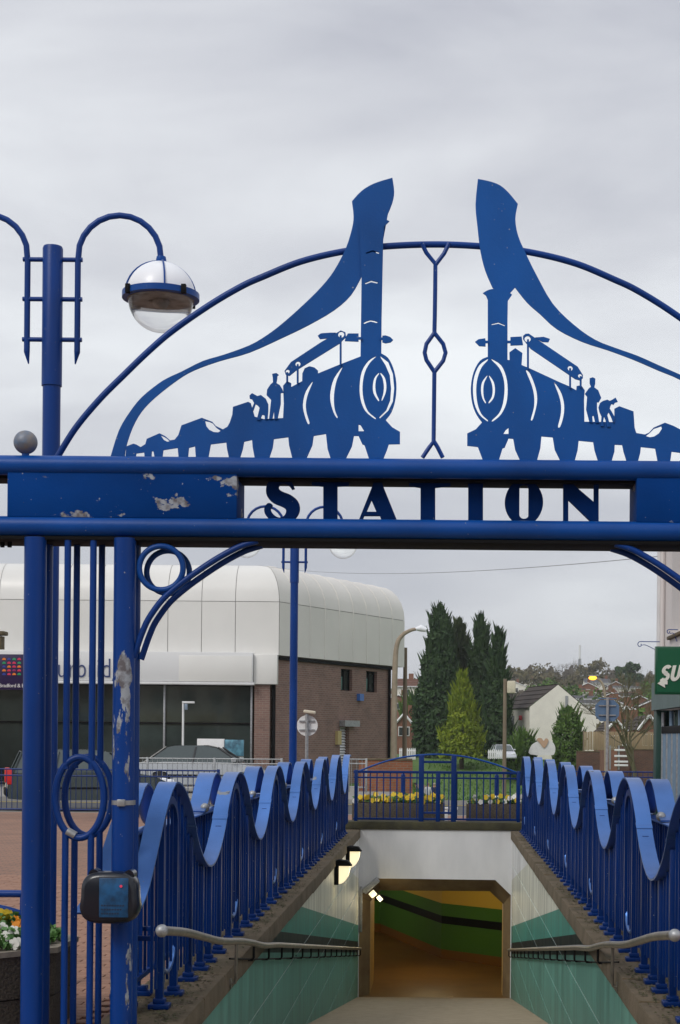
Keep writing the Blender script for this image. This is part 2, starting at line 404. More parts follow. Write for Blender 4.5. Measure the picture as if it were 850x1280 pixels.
mb = MB(); sheet(mb, -60, -1.5, 43.65, 56, -.093); struct('forecourt_paving', mb, mat('grey_slabs', (.25,.24,.22), .9, var=.15))
# footpath across the lawn basin
mb = MB()
pth = [(1.5,60),(1.9,75),(2.6,90),(2.6,104),(1.2,115),(-.4,124),(-2.5,134)]
sp_ = spline([(x,y,0) for x,y in pth], 8)
for a, b in zip(sp_, sp_[1:]):
    t = (b-a).normalized(); n = Vector((-t.y, t.x, 0))*.9
    q = [a-n, b-n, b+n, a+n]
    mb.quad(*[(p.x, p.y, ground_z(p.x,p.y)+.05) for p in q])
struct('footpath', mb, mat('worn_path', (.17,.12,.07), .95, var=.2))

# --- ramp floor
mb = MB(); mb.quad((XL-.2,5.0,-.005),(XR+.2,5.0,-.005),(XR+.2,5.8,-.005),(XL-.2,5.8,-.005))
mb.quad((XL-.2,5.8,-.005),(XR+.2,5.8,-.005),(XR+.2,YE+.1,floor_z(YE+.1)),(XL-.2,YE+.1,floor_z(YE+.1)))
struct('ramp_floor', mb, M['ramp'])

def retaining_wall(side, label):
    x = XL if side < 0 else XR
    t = thing('retaining_wall', label, 'wall', (x, 16, -.1))
    mb = MB()
    # solid core a few mm behind the tiles
    a, b = sorted((x - side*.008, x + side*.30))
    mb.prism([(a,5.0,-.16),(a,YE,-.16),(a,YE,-3.2),(a,18,-2.2),(a,5.0,-.6)], (b-a,0,0))
    part('wall_core', mb, M['grout'], t)
    tm = MB(); w, h = 1.1992, .444
    h = .428; tm.box((-.006,-w/2,-h/2), (.012,w/2,h/2))
    tme = tm.mesh('tile'); tme.materials.append(M['tile'])
    random.seed(11)
    y = 6.9
    while y-.1 < YE:
        zt = -.14; r = 0
        while zt > floor_z(y+.6)-.02:
            put('tile', tme, t, (x + (side*-.004), y, zt-.225), rot=(0, random.uniform(-.0015,.0015), (pi if side > 0 else 0)))
            zt -= .45
        y += 1.2
    # coping stones
    w0, w1 = x - side*.035, x + side*.42
    cm = MB(); a, b = sorted((w0, w1)); cm.box((a-x, -.448, -.15), (b-x, .448, 0), bev=.012)
    for v in cm.bm.verts: v.co += Vector((random.uniform(-.006,.006), 0, random.uniform(-.006,.004)))
    cme = cm.mesh('coping_stone'); cme.materials.append(M['concrete_edge'])
    y = 5.5
    while y < YE-.1:
        put('coping_stone', cme, t, (x, y, random.uniform(-.004,.004))); y += .9
    return t
LW = retaining_wall(-1, 'tiled wall lining the left side of the sloping ramp below the lamps')
RW = retaining_wall(1, 'tiled wall lining the right side of the sloping ramp')
# moss strips and litter on the coping
mb = MB()
for side, x in ((-1, XL), (1, XR)):
    for k in range(4200):
        y = random.uniform(8, YE); xx = x + side*abs(random.gauss(.16, .11))
        s = random.uniform(.006,.016); a = random.uniform(0, 6.28)
        if math.sin(y*2.1+xx*9)+math.sin(y*.9) < -.3 and random.random()<.8: continue
        p = [Vector((xx+s*cos(a+q*2.1)*random.uniform(.6,1.2), y+s*1.6*sin(a+q*2.1), .004+random.uniform(0,.010))) for q in range(3)]
        mb.bm.faces.new([mb.bm.verts.new(v) for v in p])
o = part('moss', mb, mat('moss', (.035,.045,.012), 1, vscale=9, col2=(.07,.06,.025)), None)
tag(o, 'green moss clumps growing along both coping edges', 'moss', kind='stuff')

# --- end wall with portal
PW = thing('portal_wall', 'white painted end wall with the dark subway opening', 'wall', (0, YE, -2.9))
def px_poly(pts, d): return [(P(x,y,d).x, P(x,y,d).z) for x, y in pts]
outer = px_poly([(450,1250),(450,1122),(469,1098),(619,1100),(641,1119),(641,1250)], YE)
outer[0] = (XL+.03, -3.1); outer[-1] = (XR-.03, -3.1); outer[1] = (XL+.03, outer[1][1]); outer[-2] = (XR-.03, outer[-2][1])
inner = px_poly([(463,1250),(463,1127),(476,1113),(612,1114),(629,1130),(629,1250)], YE+.35)
inner[0] = (inner[1][0], -3.1); inner[-1] = (inner[-2][0], -3.1)
face = [(XL-.4,-3.1), *outer[:1], *outer[1:], (XR+.4,-3.1), (XR+.4,.0), (XL-.4,.0)]
me = flat_mesh('wall_face', [face], .02, lambda a, b, c: (a, YE+.011-c, b)); part('wall_face', me, M['portal_white'], PW)
mb = MB(); mb.loft([(x,YE+.0205,z) for x,z in outer], [(x,YE+.35,z) for x,z in inner], closed=False)
part('splayed_surround', mb, M['splay'], PW, angle=25)
mb = MB(); mb.box((XL-.42,YE-.03,0.003), (XR+.42,YE+.45,.14), bev=.015); part('coping', mb, M['concrete_dark'], PW)
mb = MB(); mb.box((P(450,1100,YE).x+.0,YE-.03,P(450,1165,YE).z), (P(450,1100,YE).x+.045,YE-.002,P(450,1108,YE).z), bev=.004)
part('cable_conduit', mb, M['steel'], PW)

# --- tunnel behind
M['mural'] = bpy.data.materials.new('mural_paint'); M['mural'].use_nodes = True
t = M['mural'].node_tree; b = bsdf(M['mural']); b.inputs['Roughness'].default_value = .6; b.inputs['Specular IOR Level'].default_value = .1
g = nn(t,'ShaderNodeNewGeometry'); sp = nn(t,'ShaderNodeSeparateXYZ'); t.links.new(g.outputs['Position'], sp.inputs[0])
mr = nn(t,'ShaderNodeMapRange'); mr.inputs['From Min'].default_value = -3.2; mr.inputs['From Max'].default_value = -.8; t.links.new(sp.outputs[2], mr.inputs['Value'])
rr = nn(t,'ShaderNodeValToRGB'); rr.color_ramp.interpolation = 'CONSTANT'; el = rr.color_ramp.elements
def zz(z): return (z+3.2)/2.4
el[0].position = 0; el[0].color = (.17,.085,.018,1); el[1].position = zz(-2.72); el[1].color = (.055,.17,.025,1)
for z, c in ((-2.19,(.002,.003,.002,1)),(-2.03,(.055,.17,.025,1)),(-1.78,(.55,.40,.06,1))):
    x = el.new(zz(z)); x.color = c
t.links.new(mr.outputs[0], rr.inputs[0]); t.links.new(rr.outputs[0], b.inputs['Base Color'])
TN = thing('tunnel', 'subway passage inside the opening with a painted green and orange mural wall', 'tunnel', (0, 30, -2.9), kind='structure')
FZ = floor_z(YE+.1)
def wallseg(name, pts, z0, z1, m, th=.1):
    mb = MB()
    for (a, b_) in zip(pts, pts[1:]): mb.quad((*a,z0),(*b_,z0),(*b_,z1),(*a,z1))
    return part(name, mb, m, TN, angle=10)
xl, xr = inner[1][0], inner[-2][0]
CZ = P(540,1113,YE+.35).z
M['tunnel_paint'] = mat('ochre_tunnel_paint', (.50,.32,.09), .6, var=.15)
wallseg('mural_wall', [(-7.5,41.5),(-1.42,37),(0,32.6),(2.4,30.3),(6,27.95)], -3.2, CZ+.0, M['mural'])
wallseg('left_wall', [(xl,YE+.35),(xl,29.5),(-7.5,34)], -3.2, CZ, M['tunnel_paint'])
wallseg('right_wall', [(xr,YE+.35),(xr,28.3),(6,27.9)], -3.2, CZ, M['tunnel_paint'])
mb = MB(); mb.quad((-8,YE+.36,CZ),(7,YE+.36,CZ),(7,42,CZ),(-8,42,CZ)); part('ceiling', mb, M['tunnel_paint'], TN)
mb = MB(); mb.quad((-8,YE+.09,FZ),(7,YE+.09,FZ),(7,42,FZ-.02),(-8,42,FZ-.02))
part('tunnel_floor', mb, mat('worn_orange_floor', (.13,.066,.016), .5, vscale=1.5, col2=(.19,.10,.025)), TN)
for yy, xx in ((30.2,-.2),(34.5,-3.2)):
    lf = thing('tunnel_light', 'ceiling light inside the passage beyond the opening, %s' % ('nearest the mouth' if yy<31 else 'deepest in'), 'light', (xx,yy,CZ))
    mb = MB(); mb.box((xx-.3,yy-.06,CZ-.05),(xx+.3,yy+.06,CZ-.002), bev=.01); part('housing', mb, M['white_paint'], lf)
    mb = MB(); mb.box((xx-.28,yy-.05,CZ-.085),(xx+.28,yy+.05,CZ-.052), bev=.012)
    part('diffuser', mb, emis(mat('warm_diffuser', (.9,.8,.6), .4), (1,.76,.38), 9), lf)
def lamp_light(name, loc, w, col=(1,.83,.5), r=.05):
    l = bpy.data.lights.new(name, 'POINT'); l.energy = w; l.color = col; l.shadow_soft_size = r
    o = bpy.data.objects.new(name, l); COL.objects.link(o); o.location = loc; return o
lamp_light('tunnel_lamp', (-.2, 30.2, CZ-.2), 22)
lamp_light('tunnel_lamp', (-3.2, 34.5, CZ-.2), 32)

# portal flood fitting: angled grey box with two lit tubes
FL = thing('portal_floodlight', 'angled grey double floodlight at the top left corner of the subway opening', 'light', P(463,1112,YE-.1))
M['lit'] = emis(mat('lit_lamp_glass', (.95,.9,.75), .3), (1,.82,.48), .95)
c = P(463,1109,YE-.15); R_ = Matrix.Rotation(radians(-42),3,'Y')
mb = MB(); mb.box(c+Vector((-.15,-.08,-.02)), c+Vector((.17,.12,.075)), bev=.012, rot=R_); part('housing', mb, M['steel'], FL)
for k, w in ((0,.055),(1,.035)):
    mb = MB(); q = P(466+k*8.5,1117.5+k*5.5,YE-.2); mb.box(q-Vector((.05,.03,w)), q+Vector((.05,.03,w)), bev=.01, rot=Matrix.Rotation(radians(48),3,'Y')); part('lamp_glass', mb, M['lit'], FL)
    mb = MB(); mb.box(q-Vector((.062,.0,w+.012))+Vector((0,.035,0)), q+Vector((.062,.09,w+.012)), bev=.008, rot=Matrix.Rotation(radians(48),3,'Y'), piv=q); part('bezel', mb, M['dark'], FL)
lamp_light('floodlight_lamp', P(476,1128,YE-.35), 3.0)

def bulkhead(d, y_px, label):
    s = F/d; z = EYE-(y_px-CY)/s; x = XL
    t = thing('bulkhead_light', label, 'light', (x, d, z), group='lit bulkhead lights on the left ramp wall')
    mb = MB(); mb.box((x+.01,d-.07,z-.17),(x+.075,d+.07,z+.09), bev=.012); part('back_box', mb, M['dark'], t)
    mb = MB()
    mb.prism([(x+.02,d-.1,z+.085),(x+.02,d-.1,z+.15),(x+.08,d-.1,z+.165),(x+.2,d-.1,z+.15),(x+.25,d-.1,z+.085)], (0,.2,0)); part('hood', mb, M['dark'], t)
    mb = MB(); n = 7; prev = []
    pts = [(x+.078, z-.155)] + [(x+.078+.145*sin(a), z+.082-.237*(cos(a))) for a in [pi/2*k/n for k in range(1,n+1)]] + [(x+.078, z+.082)]
    mb.prism([(a, d-.075, b_) for a, b_ in pts], (0,.15,0)); part('diffuser', mb, M['lit'], t)
    lamp_light('bulkhead_lamp', (x+.32, d, z-.05), 2.6)
bulkhead(21.3, 1091, 'lit wall lamp with black hood, nearer of the pair on the left ramp wall')
bulkhead(23.8, 1072, 'lit wall lamp with black hood, farther of the pair on the left ramp wall')

# --- handrails
def handrail(side, label):
    x = (XL+.075) if side < 0 else (XR-.07)
    t = thing('handrail', label, 'handrail', (x, 8, 0), group='ramp handrails')
    def rz(y):
        b = floor_z(y)+.83
        return b + max(0, (11.5-y))*.012
    ys_ = [7.85,8.0,8.6,9.2,9.8,10.3,10.9,11.6,12.4,13.4,14.5,16,18,20,22,24,26,27.2]
    pts = spline([(x, y, rz(y)+(.010*sin((y-7.85)*2.3) if y<13 else 0)) for y in ys_], 4)
    part('rail', MB().tube(pts, .0235, 12), M['handrail'], t)
    part('end_cap', MB().sphere(pts[0], .032, 16, 10), M['steel'], t)
    low = [(x-side*-.0, y, rz(y)-.115) for y in (10.6,12,14,17,20,24,27.2)]
    part('lower_rod', MB().tube([(x+side*.03,y,z) for _,y,z in low], .007, 6), M['dark'], t)
    xw = x + side*.07
    for k in range(16):
        y = 11.7+k*1.03
        mb = MB(); mb.tube([(x,y,rz(y)-.02),(x,y,rz(y)-.10),(x+side*.01,y,rz(y)-.118),(xw,y,rz(y)-.118)], .009, 7)
        mb.box((min(xw,xw-side*.008),y-.035,rz(y)-.155),(max(xw,xw-side*.008),y+.035,rz(y)-.08), bev=.003)
        part('bracket', mb, M['dark'], t)
    y = 10.7
    mb = MB(); mb.tube([(x,y,rz(y)-.01),(x,y,-.055),(x+side*.006,y,-.085),(x+side*.02,y,-.092),(x+side*.065,y,-.092)], .011, 8)
    mb.tube([(x+side*.028,y,-.092),(x+side*.04,y,-.092)], .035, 14)
    part('stanchion', mb, M['handrail'], t)
handrail(-1, 'worn metal handrail on the left wall of the ramp with a rounded end')
handrail(1, 'worn metal handrail on the right wall of the ramp with a rounded end')
# ================================================================== STATION ARCHWAY
DF, DB, DM = 8.40, 8.66, 8.52         # front frame, back frame, cut-out sheets
XC = -.045                            # centre line of the archway
AW = thing('station_archway', 'tall blue tubular archway over the ramp with cut-out steam engines and the word STATION', 'archway', (XC, DM, -.1))
def mirx(p): return Vector((2*XC-p[0], p[1], p[2]))
def both(fn):
    fn(lambda p: Vector(p)); fn(mirx)
ZT, ZB = P(300,584,DF).z, P(300,660,DF).z        # axes of the two front tubes of the beam
x0, x1 = P(-95,660,DF).x, 2*XC-P(-95,660,DF).x
for d in (DF, DB):
    for z in (ZT, ZB):
        part('beam_tube', MB().tube([(x0,d,z),(x1,d,z)], .052, 20), M['blue'], AW)
mb = MB(); mb.box((x0,DF-.02,ZB-.072),(x1,DB+.02,ZB-.052), bev=.003); part('soffit_plate', mb, M['dark'], AW)
mb = MB(); mb.box((x0,DF+.03,ZT-.062),(x1,DB-.03,ZT-.046), bev=.003); part('head_plate', mb, M['dark'], AW)
pz0, pz1 = ZB+.045, ZT-.04
pa, pb = P(9,620,DF-.03).x, P(296,620,DF-.03).x
for k, (a, b) in enumerate(((pa,pb),(2*XC-pb, 2*XC-pa))):
    mb = MB(); mb.box((a,DF-.03,pz0),(b,DB+.03,pz1), bev=.004)
    part('side_panel', mb, M['blue_panel'], AW)
# letters
def cp(pts, ox, oy, s): return [(ox+x*s, oy+y*s) for x, y in pts]
g6 = lambda pts: cp(pts, 290, 590, .3176)
g7 = lambda pts: cp(pts, 560, 590, .3412)
top, bot = 24, 200
lt = {
 'letter_s': [smooth2(g6([(247,66),(236,42),(215,28),(190,22),(163,28),(144,42),(135,68),(140,98),(163,122),(200,138),(214,152),(208,172),(188,181),(166,170),(152,148),(160,130),(142,124),(128,146),(134,172),(158,192),(190,198),(226,194),(254,178),(267,148),(260,116),(232,92),(198,78),(184,64),(190,50),(208,48),(226,56),(236,70)]), 3)],
 'letter_t': [g6([(315,top),(460,top),(460,55),(415,57),(415,bot),(360,bot),(360,57),(315,53)])],
 'letter_a': [g6([(566,top),(582,top),(653,bot),(592,bot),(582,173),(520,173),(511,bot),(496,bot)]), g6([(549,112),(569,158),(529,158)])],
 'letter_tt': [g6([(697,top),(860,top),(860,55),(800,62),(800,bot),(742,bot),(742,62),(697,55)])],
 'letter_i': [g7([(74,top),(128,top),(128,bot),(74,bot)])],
 'letter_o': [g7([(278+70*sin(a), 112+82*cos(a)) for a in [2*pi*k/36 for k in range(36)]]), g7([(278+17*sin(a), (62 if cos(a)<0 else 158)+15*cos(a)) for a in [2*pi*k/24+.01 for k in range(24)]])],
 'letter_n': [g7([(422,top),(450,top),(452,42),(534,112),(534,top),(551,top),(551,bot),(528,bot),(528,188),(440,103),(440,bot),(422,bot)])],
}
for k, lp in lt.items():
    plate('cut_out_letter', lp, DF+.10, M['blue_letter'], AW, .035)

# posts
def post(px, d, m, r=.0575):
    def f(T):
        p = T((P(px,900,d).x, d, 0))
        mb = MB(); mb.tube([(p.x,d,-.1),(p.x,d,ZB-.06)], r, 20); mb.tube([(p.x,d,-.1),(p.x,d,-.085)], .11, 20); part('post', mb, m, AW)
    return f
both(post(42.5, DF, M['blue_dark'])); both(post(51, DB-.04, M['blue_dark']))
both(post(154.5, DF, M['blue_worn'])); both(post(161, DB-.04, M['blue_dark']))
# slender uprights with an oval ring
for d in (DF, DB-.05):
    for px in (83, 115):
        X = P(px,900,DF).x
        def f(T, X=X, d=d):
            mb = MB(); a = T((X,d,0)); mb.tube([(a.x,d,-.1),(a.x,d,P(0,1042,DF).z+.01)], .0175, 10); mb.tube([(a.x,d,P(0,958,DF).z-.01),(a.x,d,ZB-.06)], .0175, 10)
            part('upright', mb, M['blue_dark'], AW)
        both(f)
    def f(T, d=d):
        c = P(99.5,997,DF)
        part('oval_ring', MB().tube([T((c.x+.128*cos(a), d, c.z+.212*sin(a))) for a in [2*pi*k/48 for k in range(48)]], .0185, 10, closed=True), M['blue_dark'], AW)
    both(f)
    # curved bracket and circle under the beam
    def f(T, d=d):
        arc = [(167,822),(173,804),(178.5,789),(186,773),(203,749.6),(224.5,730.5),(250,712),(275,696),(300,683),(322,676)]
        pts = [T((P(x,y,DF).x, d, P(x,y,DF).z)) for x, y in arc]
        part('curved_bracket', MB().tube(spline(pts, 4), .0165, 10), M['blue_dark'], AW)
        c = P(201.5,710,DF)
        part('bracket_ring', MB().tube([T((c.x+.115*cos(a), d, c.z+.115*sin(a))) for a in [2*pi*k/40 for k in range(40)]], .0155, 10, closed=True), M['blue'], AW)
    both(f)
for (px, py) in ((3,683),(12,683)):
    p = P(px,py,DF+.1); part('bolt_stub', MB().tube([(p.x,p.y,p.z+.03),(p.x,p.y,p.z-.005)], .012, 8), M['dark'], AW)
# straps round post and ring
q = P(154.5,1003,DF)
mb = MB(); mb.tube([(q.x,DF,q.z-.012),(q.x,DF,q.z+.012)], .062, 20); mb.box(q-Vector((.02,.075,.018)), q+Vector((.02,-.05,.018)), bev=.003)
part('band_clamp', mb, M['steel'], AW)
q = P(89,1042,DF); mb = MB(); mb.tube([q+Vector((-.022,0,.012)), q+Vector((.022,0,-.012))], .023, 12); part('band_clamp', mb, M['steel'], AW)
q = P(33.5,578,DF)
part('ball_finial', MB().sphere(P(32,553,DF), .062, 28, 18), M['ball'], AW)
q = P(32,553,DF); mb = MB(); mb.tube([(q.x,DF,ZT+.03),(q.x,DF,q.z)], .02, 8); part('finial_stem', mb, M['blue'], AW)

# the great arch
arcL = [(68,572),(91.8,533.7),(122.4,497),(153,466.4),(183.5,437),(214,411),(260,379),(300,355.5),(327.6,343),(375.3,324),(428,311.5),(481,305),(545,302.5)]
ptsL = [P(x,y,DM) for x,y in arcL]; ptsL[-1].x = XC-.0; zA = ptsL[-1].z
pts = ptsL + [mirx(p) for p in reversed(ptsL[:-1])]
part('arch_tube', MB().tube([p+Vector((0,.042,0)) for p in spline(pts, 6)], .0175, 12), M['blue_dark'], AW)
# centre ornament
o_ = Vector((0,0,0))
def G(x, y): return P(x, y, DM)
for a in ([(527,304),(533,316),(544.3,330),(544,360),(543.5,395),(543,417)], [(561.5,304),(555,317),(544.3,331)],
          [(543,416),(533,430),(530.8,441),(533,450),(543,465)], [(543,416),(554,430),(557,441),(554,451),(543,465)],
          [(543,464),(542.6,500),(542,552),(536,560),(528,572)], [(542,551),(547,559),(553.5,572)]):
    part('ornament_bar', MB().tube([G(*p) for p in a], .0115, 8), M['blue_dark'], AW)

# --- left locomotive (all outlines traced from the photograph's sheet metal)
def L4(pts): return cp(pts, 370, 400, .1647)
def L3(pts): return cp(pts, 260, 400, .1647)
def R1(pts): return cp(pts, 570, 400, .1765)
def R2(pts): return cp(pts, 700, 450, .1765)
TH = .010
plumeL = smooth2([(490.5,222.5),(492.8,239.7),(490.3,254),(482.7,272.7)],3)[:-1] + [(479,300),(452,346)] + smooth2([(452,346),(438.8,369),(417.6,388),(385.9,406.5),(354,422),(311.8,440.9),(274.7,451.5),(243,463),(221.8,475.3),(194,497),(177,514.8),(165.8,534.6),(157.9,558),(156,571)],3) + smooth2([(138,572),(148.8,538.3),(162,515.8),(177,497),(197.8,480),(211,472),(227,464.7),(253.5,451.5),(280,443.5),(311.8,431.9),(333,419.7),(354,403.8),(380.6,380),(401.8,358.8),(417.6,338.7),(432.2,311),(439.9,286.5),(442,271),(439.9,252)],3)[:-1] + smooth2([(439.9,252),(452,239),(468,229.5),(490.5,222.5)],3)[:-1]
plate('smoke_plume', [plumeL], DM+.013, M['blue_sheet'], AW, TH)
bodyL = [(157,571),(157.9,558.1),(167,554.7),(171,556),(176,559),(181.8,555.3),(183.6,548.7),(199.6,541.7),(207,545.5),(212.8,550.6),(218.5,549.6),(223,544),(227,531.8),(252.4,522.4),(265.5,527.4),(270,532.7),(278.7,536.8),(284.3,533.6),(287.2,528.5),(290.5,518.6),(291.3,508.7),(310.2,502.4),(313.5,504),(318.5,521),(330,524),(353.9,522.7),(354.8,505),(353.9,482.4),(358.8,476.6),(364,479),(364,484),(377.8,476.6),(378,467),(381,460.5),(386.8,458),(393,459.5),(397.5,463.4),(397.5,467),(423,456.5),(450.7,445.8),(452,346),(449,278),
  (455,273.5),(467.4,271),(479,273),(486.7,276.7),(480,283.4),(479,301.8),(477,399.7),(476.7,442)] + smooth2([(476.7,442),(485.3,447.8),(491.9,461),(495.5,479),(494.4,498.8),(489.4,515.3),(482,525.2)],3) + [(490.2,534.2),(500,540),(500,555.3),(486,555.6),(483.6,563),(479.5,573),(461,573),(455.6,556.5),(453,555.6),(448.2,545),(442.5,545),(440,558),(432.6,573),(413.2,573),(409.5,561.4),(407.5,542.5),(392.2,545),(390.6,556.5),(383.2,573),(365.4,573),(361.3,556.5),(360.5,546.6),(342.4,549),(341,559.8),(336.6,573),(318.5,573),(316,559.8),(315.2,550),(305.3,552.3),(303.6,561.4),(300,573),(286.4,573),(283.9,561.4),(283,553.2),(263.6,555.6),(260.4,573),(245,573),(243.9,558),(236.3,560),(235,573),(223.5,573),(222.2,560),(204.3,562.8),(203,573),(193.6,573),(192,564.3),(189.8,564.3),(189.3,573),(181,573),(180.4,565.6),(170.5,567),(169.5,573)]
hoodL = [cp([(672,247),(700,252),(722,262),(745,290),(775,312),(760,322),(730,320),(700,305),(680,280)],130,480,.1882), cp([(378,343),(400,352),(420,365),(436,382),(420,384),(398,372)],130,480,.1882)]
holesL = [L4([(130,465),(75,540),(52,640),(65,720),(90,788),(103,780),(82,710),(75,640),(92,560)]), L4([(355,355),(290,440),(262,540),(262,620),(285,700),(308,742),(316,737),(297,690),(288,620),(292,540),(312,450)]),
  L4([(612,275),(550,310),(500,390),(483,500),(490,600),(525,690),(595,750),(603,742),(545,690),(512,600),(505,500),(522,400),(562,325)]),
  L4([(640,275),(700,320),(735,410),(745,520),(735,620),(700,690),(637,748),(632,738),(685,685),(715,610),(722,520),(712,420),(680,345),(645,290)]),
  L4([(627,402),(595,440),(583,500),(590,560),(624,615),(630,605),(608,555),(602,500),(610,445),(630,410)]),
  L4([(645,402),(675,440),(686,500),(680,555),(655,612),(650,602),(663,555),(667,500),(658,445),(642,412)]),
  L4([(475,795),(475,845),(518,845),(490,798)]),
  L4([(122+540-150,18),(565,2),(618,14),(612,20),(565,10),(520,22)])]
holesL[-1] = smooth2([(454.7,403.5),(463,400.4),(471.6,402.5),(470.6,404),(463,402.2),(456,405)],2,True)
holesL += [[(457.3,316),(466,313),(474.4,316),(473.4,317.6),(466,315.2),(458,317.8)], [(456,354),(464,350.8),(472.6,353),(471.6,354.7),(464,353),(457,355.6)]]
holesL = [smooth2(h_, 3, True) if len(h_) in (9,10,11,13) else h_ for h_ in holesL]
plate('locomotive', [bodyL]+hoodL+holesL, DM, M['blue_sheet'], AW, TH)
beamL = [(426,413.2),(431.8,415.6),(432.6,421.4),(424.4,429.6),(370,463.4),(362,470),(357.2,468.5),(355.6,464),(363.8,452.7),(400,428.8)]
def circ(x, y, r, n=14, f=1.0): return [(x+r*f*cos(2*pi*k/n), y+r*sin(2*pi*k/n)) for k in range(n)]
plate('walking_beam', [beamL, circ(426.5,418.5,3.8), circ(372.5,455.2,3.2), circ(359.6,464.6,2.5)], DM-.012, M['blue_sheet'], AW, TH)
plate('crosshead', [[(397.2,419.8),(401.3,416.8),(413.6,416),(420,416),(410,423),(400,424)]], DM+.012, M['blue_sheet'], AW, TH)
plate('crosshead', [[(432,422),(435,417),(448.2,417),(448.2,421.5),(452,421.5),(452,424.5),(448.2,424.5),(448.2,427.2),(431,426.4)]], DM-.012, M['blue_sheet'], AW, TH)
plate('crosshead', [[(475,422),(477.9,422),(477.9,419.8),(482,419.4),(487.8,421.4),(491.5,425),(488.6,428),(482,429.3),(477.9,428),(477.9,425),(475,425)]], DM-.012, M['blue_sheet'], AW, TH)
for x, y0, y1 in ((426,420,457),(372.4,456,480),(359.3,466,478)):
    part('connecting_rod', MB().tube([G(x,y0)-Vector((0,.012,0)), G(x,y1)-Vector((0,.012,0))], .0055, 8), M['blue_sheet'], AW)
figL1 = [(340.2,467.5),(345.6,466.4),(348.6,468.8),(346.8,470),(346.5,474),(345.6,479),(349.8,481.5),(353,486.5),(354.5,491),(351,491.5),(351,505),(347,524),(343,524),(342.5,514),(340.5,524),(336.4,524),(339,500),(333.3,494),(334,487),(338,481),(341.3,478),(341,472)]
figL2 = L3([(315,575),(335,556),(375,578),(402,570),(440,600),(458,640),(458,690),(452,755),(432,755),(430,725),(412,720),(395,760),(370,757),(385,700),(392,668),(378,650),(362,640),(345,690),(330,680),(350,632),(335,603),(318,598)])
plate('driver_figure', [figL1], DM-.008, M['blue_sheet'], AW, TH)
plate('stoker_figure', [figL2], DM-.008, M['blue_sheet'], AW, TH)

# --- right locomotive
body = [(609.7,375),(607.5,369.5),(603.5,366.6)] + smooth2([(603.5,366.6),(611,362.5),(621,361),(632,363),(640,368.5)],3) + [(634.8,376),(634.4,400),(634.4,450),(637,450.3),(636.7,440.6),(644,435.3),(653,441.5),(652,456.5),(662.7,460.9),(700,478.2),(710.6,482.7),(720.3,488),(720.8,482.7),(726.5,481.8),(730.9,488),(730,500),(730.5,527.3),(768,527.7),(768,511),(774,507.9),(791.8,514.4),(793.2,534.7),(795.3,541.4),(806,543.2),(811,541),(816.8,534.7),(831,528.5),(842,532.6),(850,536.8),(856,542),(861,551),(866,556),(873,555),(880,548.5),(888,546),(903,552.5),(905,558),(909,562),(916,559),(923,558.5),(931,562),(932.5,572),(932.5,577),
  (920,577),(919,572),(909,570.5),(908,577),(900,577),(899.5,570),(896.5,570),(896,577),(887,577),(886,569),(868,567),(867,577),(855,577),(853,566.5),(846.5,565.6),(839.4,564.7),(837.7,577),(822,577),(819,560.8),(801,558.9),(800.2,566.5),(797.4,577),(783.3,577),(779.4,564.7),(777.7,556.4),(768.3,556),(768,564.7),(764.4,577),(747.6,577),(743.2,563),(741.5,552.7),(723.3,551),(722,563),(718.2,577),(700.3,576),(693.5,562.4),(690.9,546.8),(676.8,545.6),(675.4,560.6),(671.5,575),(649.8,575),(644,562.4),(641.5,548.6),(635.7,548.2),(630.9,559.7),(628.2,560.6),(623.8,575),(603.5,575),(597.4,558.8),(584,557.4),(584,542),(594.7,536.8),(602.6,528)] + smooth2([(602.6,528),(595.6,518.2),(590.3,504),(588.5,484.7),(592,465.3),(600,451),(609.7,446.2)],3)
holesR = [R1(p) for p in (
 [(495,360),(520,372),(547,430),(571,510),(573,590),(545,700),(530,706),(552,620),(553,540),(535,460)],
 [(698,455),(712,460),(747,520),(766,600),(761,680),(738,755),(722,755),(740,680),(744,610),(730,540)],
 [(222,278),(165,320),(130,400),(120,490),(130,590),(165,670),(222,718),(222,706),(180,665),(152,590),(143,490),(153,410),(182,335),(222,290)],
 [(256,278),(320,320),(355,400),(366,490),(356,590),(318,670),(262,718),(257,708),(305,660),(333,590),(344,490),(335,410),(305,340),(255,287)],
 [(218,395),(185,440),(177,500),(187,555),(207,590),(212,583),(198,550),(193,500),(198,450),(220,402)],
 [(238,395),(268,440),(276,500),(265,555),(235,590),(232,580),(253,545),(260,500),(253,450),(235,403)],
 [(335,808),(372,808),(372,765),(352,780)],
 [(250,30),(300,18),(347,38),(345,45),(300,28),(253,37)])]
holesR = [smooth2(h_, 3, True) if len(h_) in (9,10,11,14) else h_ for h_ in holesR]
hood = [R2([(607,540),(635,518),(665,488),(718,470),(722,485),(700,520),(665,543),(635,548)])]
plate('locomotive', [body]+holesR+hood, DM, M['blue_sheet'], AW, TH)
plR = [(597.4,224)] + smooth2([(597.4,224),(612,227),(625,232),(636,241.5),(647.3,255.3)],3) + smooth2([(647.3,255.3),(644.2,274.2),(647.9,295.7),(658.6,320),(670.8,344.6),(691,380),(717.6,406.5),(744,425),(770.6,435.6),(797,445),(823.5,456.8),(850,468.4),(884,484),(908,506),(929,532),(948,577)],3)[1:] + [(934,577)] + smooth2([(934,577),(925,547),(905,520),(880,494),(850,474.7),(823.5,463.5),(791.8,449.8),(760,438),(728.2,427.6),(696.5,411.8),(675.3,393),(659,378.5),(643.8,359.5)],3)[1:] + [(638,366),(620,362),(615.8,360)] + smooth2([(615.8,360),(606.6,338.5),(600.5,314),(596.8,283.4),(594.4,255.9),(597.4,224)],3)[1:-1]
plate('smoke_plume', [plR], DM+.013, M['blue_sheet'], AW, TH)
